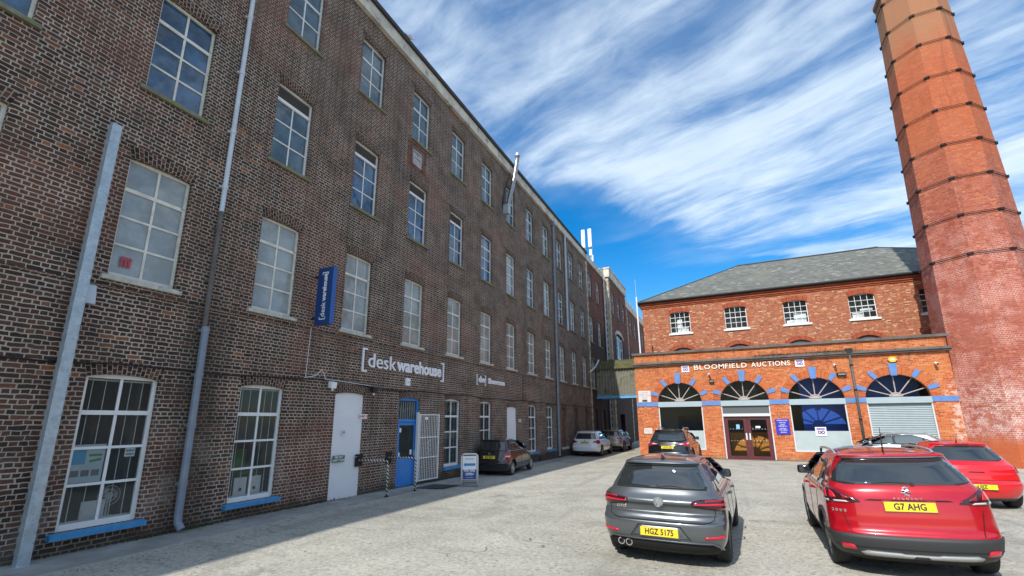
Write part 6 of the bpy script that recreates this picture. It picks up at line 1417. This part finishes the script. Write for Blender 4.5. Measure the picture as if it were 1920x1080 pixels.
# ---- champagne suv
CHA=paint("champagne_paint",(.36,.33,.28),.4,.3)
rows=hatch_rows(4.37,.95,1.63,1.08,1.17,1.05,.2,.66,ys=.42,spoil=.14,bump=.66,bdrop=.03,zb=.26)
evo=dict(dk=.33,L=4.37,w=.95,rows=rows,axles=(.86,3.52),wr=.37,tw=.25,paint=CHA,n=2.8,plate=(.80,'YKZ 2093',-5),mirror=(2.95,1.15),handles=((1.75,1.0),(2.6,1.0)),rim=DALLOY,clad=PLAS,mcap=CHA,aerial=(.75,1.615,.05,'fin'),
 arc=[([(-.68,1.19),(.68,1.19),(.64,1.49),(-.64,1.49)],CGL,'rear_window',.004),
  ([(.55,.96),(.55,1.06),(1.12,1.08),(1.16,.97)],LRED,'tail_lamp',.014,True),([(.60,1.0),(1.05,1.01),(1.05,1.03),(.60,1.02)],LCLR,'lamp_clear',.019,True,.03),([(-.95,.27),(.95,.27),(.95,.45),(-.95,.45)],PLAS,'diffuser',.01)],
 side=split_win(.6,3.45,1.15,1.48,.85,.25,[1.2,2.2])+[(seam_side([(2.95,.45),(2.95,1.1)]),SEAM,'door_gap',.003),(seam_side([(2.2,.45),(2.2,1.1)]),SEAM,'door_gap',.003)])
car('parked_car','champagne coloured sport utility car parked in front of the white one, beneath the footbridge',(-8.22,35.0),R(.4),evo)
# ---- silver saloon side-on
SLV=paint("silver_car_paint",(.45,.47,.49),.6,.3)
rows=hatch_rows(4.4,.88,1.47,.95,1.0,.93,.35,.56,ys=.95,bump=.58,bdrop=.05)
CABIN=glass("pale_car_glass",(.10,.13,.14),0,.03,.0)
slv=dict(L=4.4,w=.88,rows=rows,axles=(.85,3.5),wr=.32,paint=SLV,n=2.5,plate=(.8,'KIG 6520',-5),mirror=(3.0,1.0),handles=((1.7,.86),(2.6,.86)),mcap=SLV,aerial=None,
 arc=[([(-.60,1.03),(.60,1.03),(.55,1.34),(-.55,1.34)],CGL,'rear_window',.004),([(.60,.70),(.60,.92),(1.05,.92),(1.05,.72)],LRED,'tail_lamp',.014,True)],
 side=split_win(.75,3.35,.985,1.365,1.0,.7,[1.25,2.2],gm=CABIN,trim=SILV)+[([(1.15,1.372),(2.45,1.372),(2.45,1.392),(1.15,1.392)],CHROME,'roof_trim',.008,.06),(seam_side([(2.95,.34),(2.95,.95)]),SEAM,'door_gap',.003),(seam_side([(2.2,.34),(2.2,.95)]),SEAM,'door_gap',.003)])
car('parked_car','silver car standing side-on in front of the roller shutter, only its roof and windows showing',(8.45,24.6),R(-83),slv)
# ---- blue van in the passage
VB=paint("blue_van_paint",(.02,.13,.42),0,.35)
rows=[(.3,.86,.12,5.0,.25),(.4,.95,.03,5.2,.25),(.6,.99,.0,5.3,.22),(1.0,1.0,.0,5.2,.2),(1.3,.99,.02,4.7,.2),(1.8,.97,.04,4.3,.2),(2.3,.94,.07,4.0,.2),(2.5,.90,.10,3.8,.22),(2.6,.82,.16,3.6,.3),(2.66,.6,.35,3.4,.4),(2.68,.3,.7,3.0,.3)]
van=dict(L=5.3,w=1.0,rows=rows,axles=(1.1,4.2),wr=.34,paint=VB,n=3.5,plate=(.62,'CEZ 3308',0),mirror=(4.1,1.5),cat='van',sp=7,
 arc=[([(.08,1.45),(.72,1.45),(.70,2.1),(.08,2.1)],CGL,'rear_window',.004,True),([(-.004,.5),(.004,.5),(.004,2.4),(-.004,2.4)],SEAM,'door_gap',.004,False,.08),([(.86,.8),(1.0,.8),(1.0,1.3),(.86,1.3)],LRED,'tail_lamp',.01,True),([(-1.1,.32),(1.1,.32),(1.1,.52),(-1.1,.52)],PLAS,'rear_bumper',.02),([(-.95,2.40),(.95,2.40),(.9,2.58),(-.9,2.58)],SILV,'roof_edge',.01)],
 side=[([(3.3,1.4),(4.0,1.4),(4.4,1.45),(4.0,2.0),(3.3,2.05)],CGL,'side_window',.004),([(1.2,.9),(3.2,.9),(3.2,.93),(1.2,.93)],SEAM,'panel_crease',.004)])
car('parked_van','blue panel van just showing past the left corner of the orange shopfront','',0,van) if False else car('parked_van','blue panel van just showing past the left corner of the orange shopfront',(-5.75,38.9),R(-2),van)
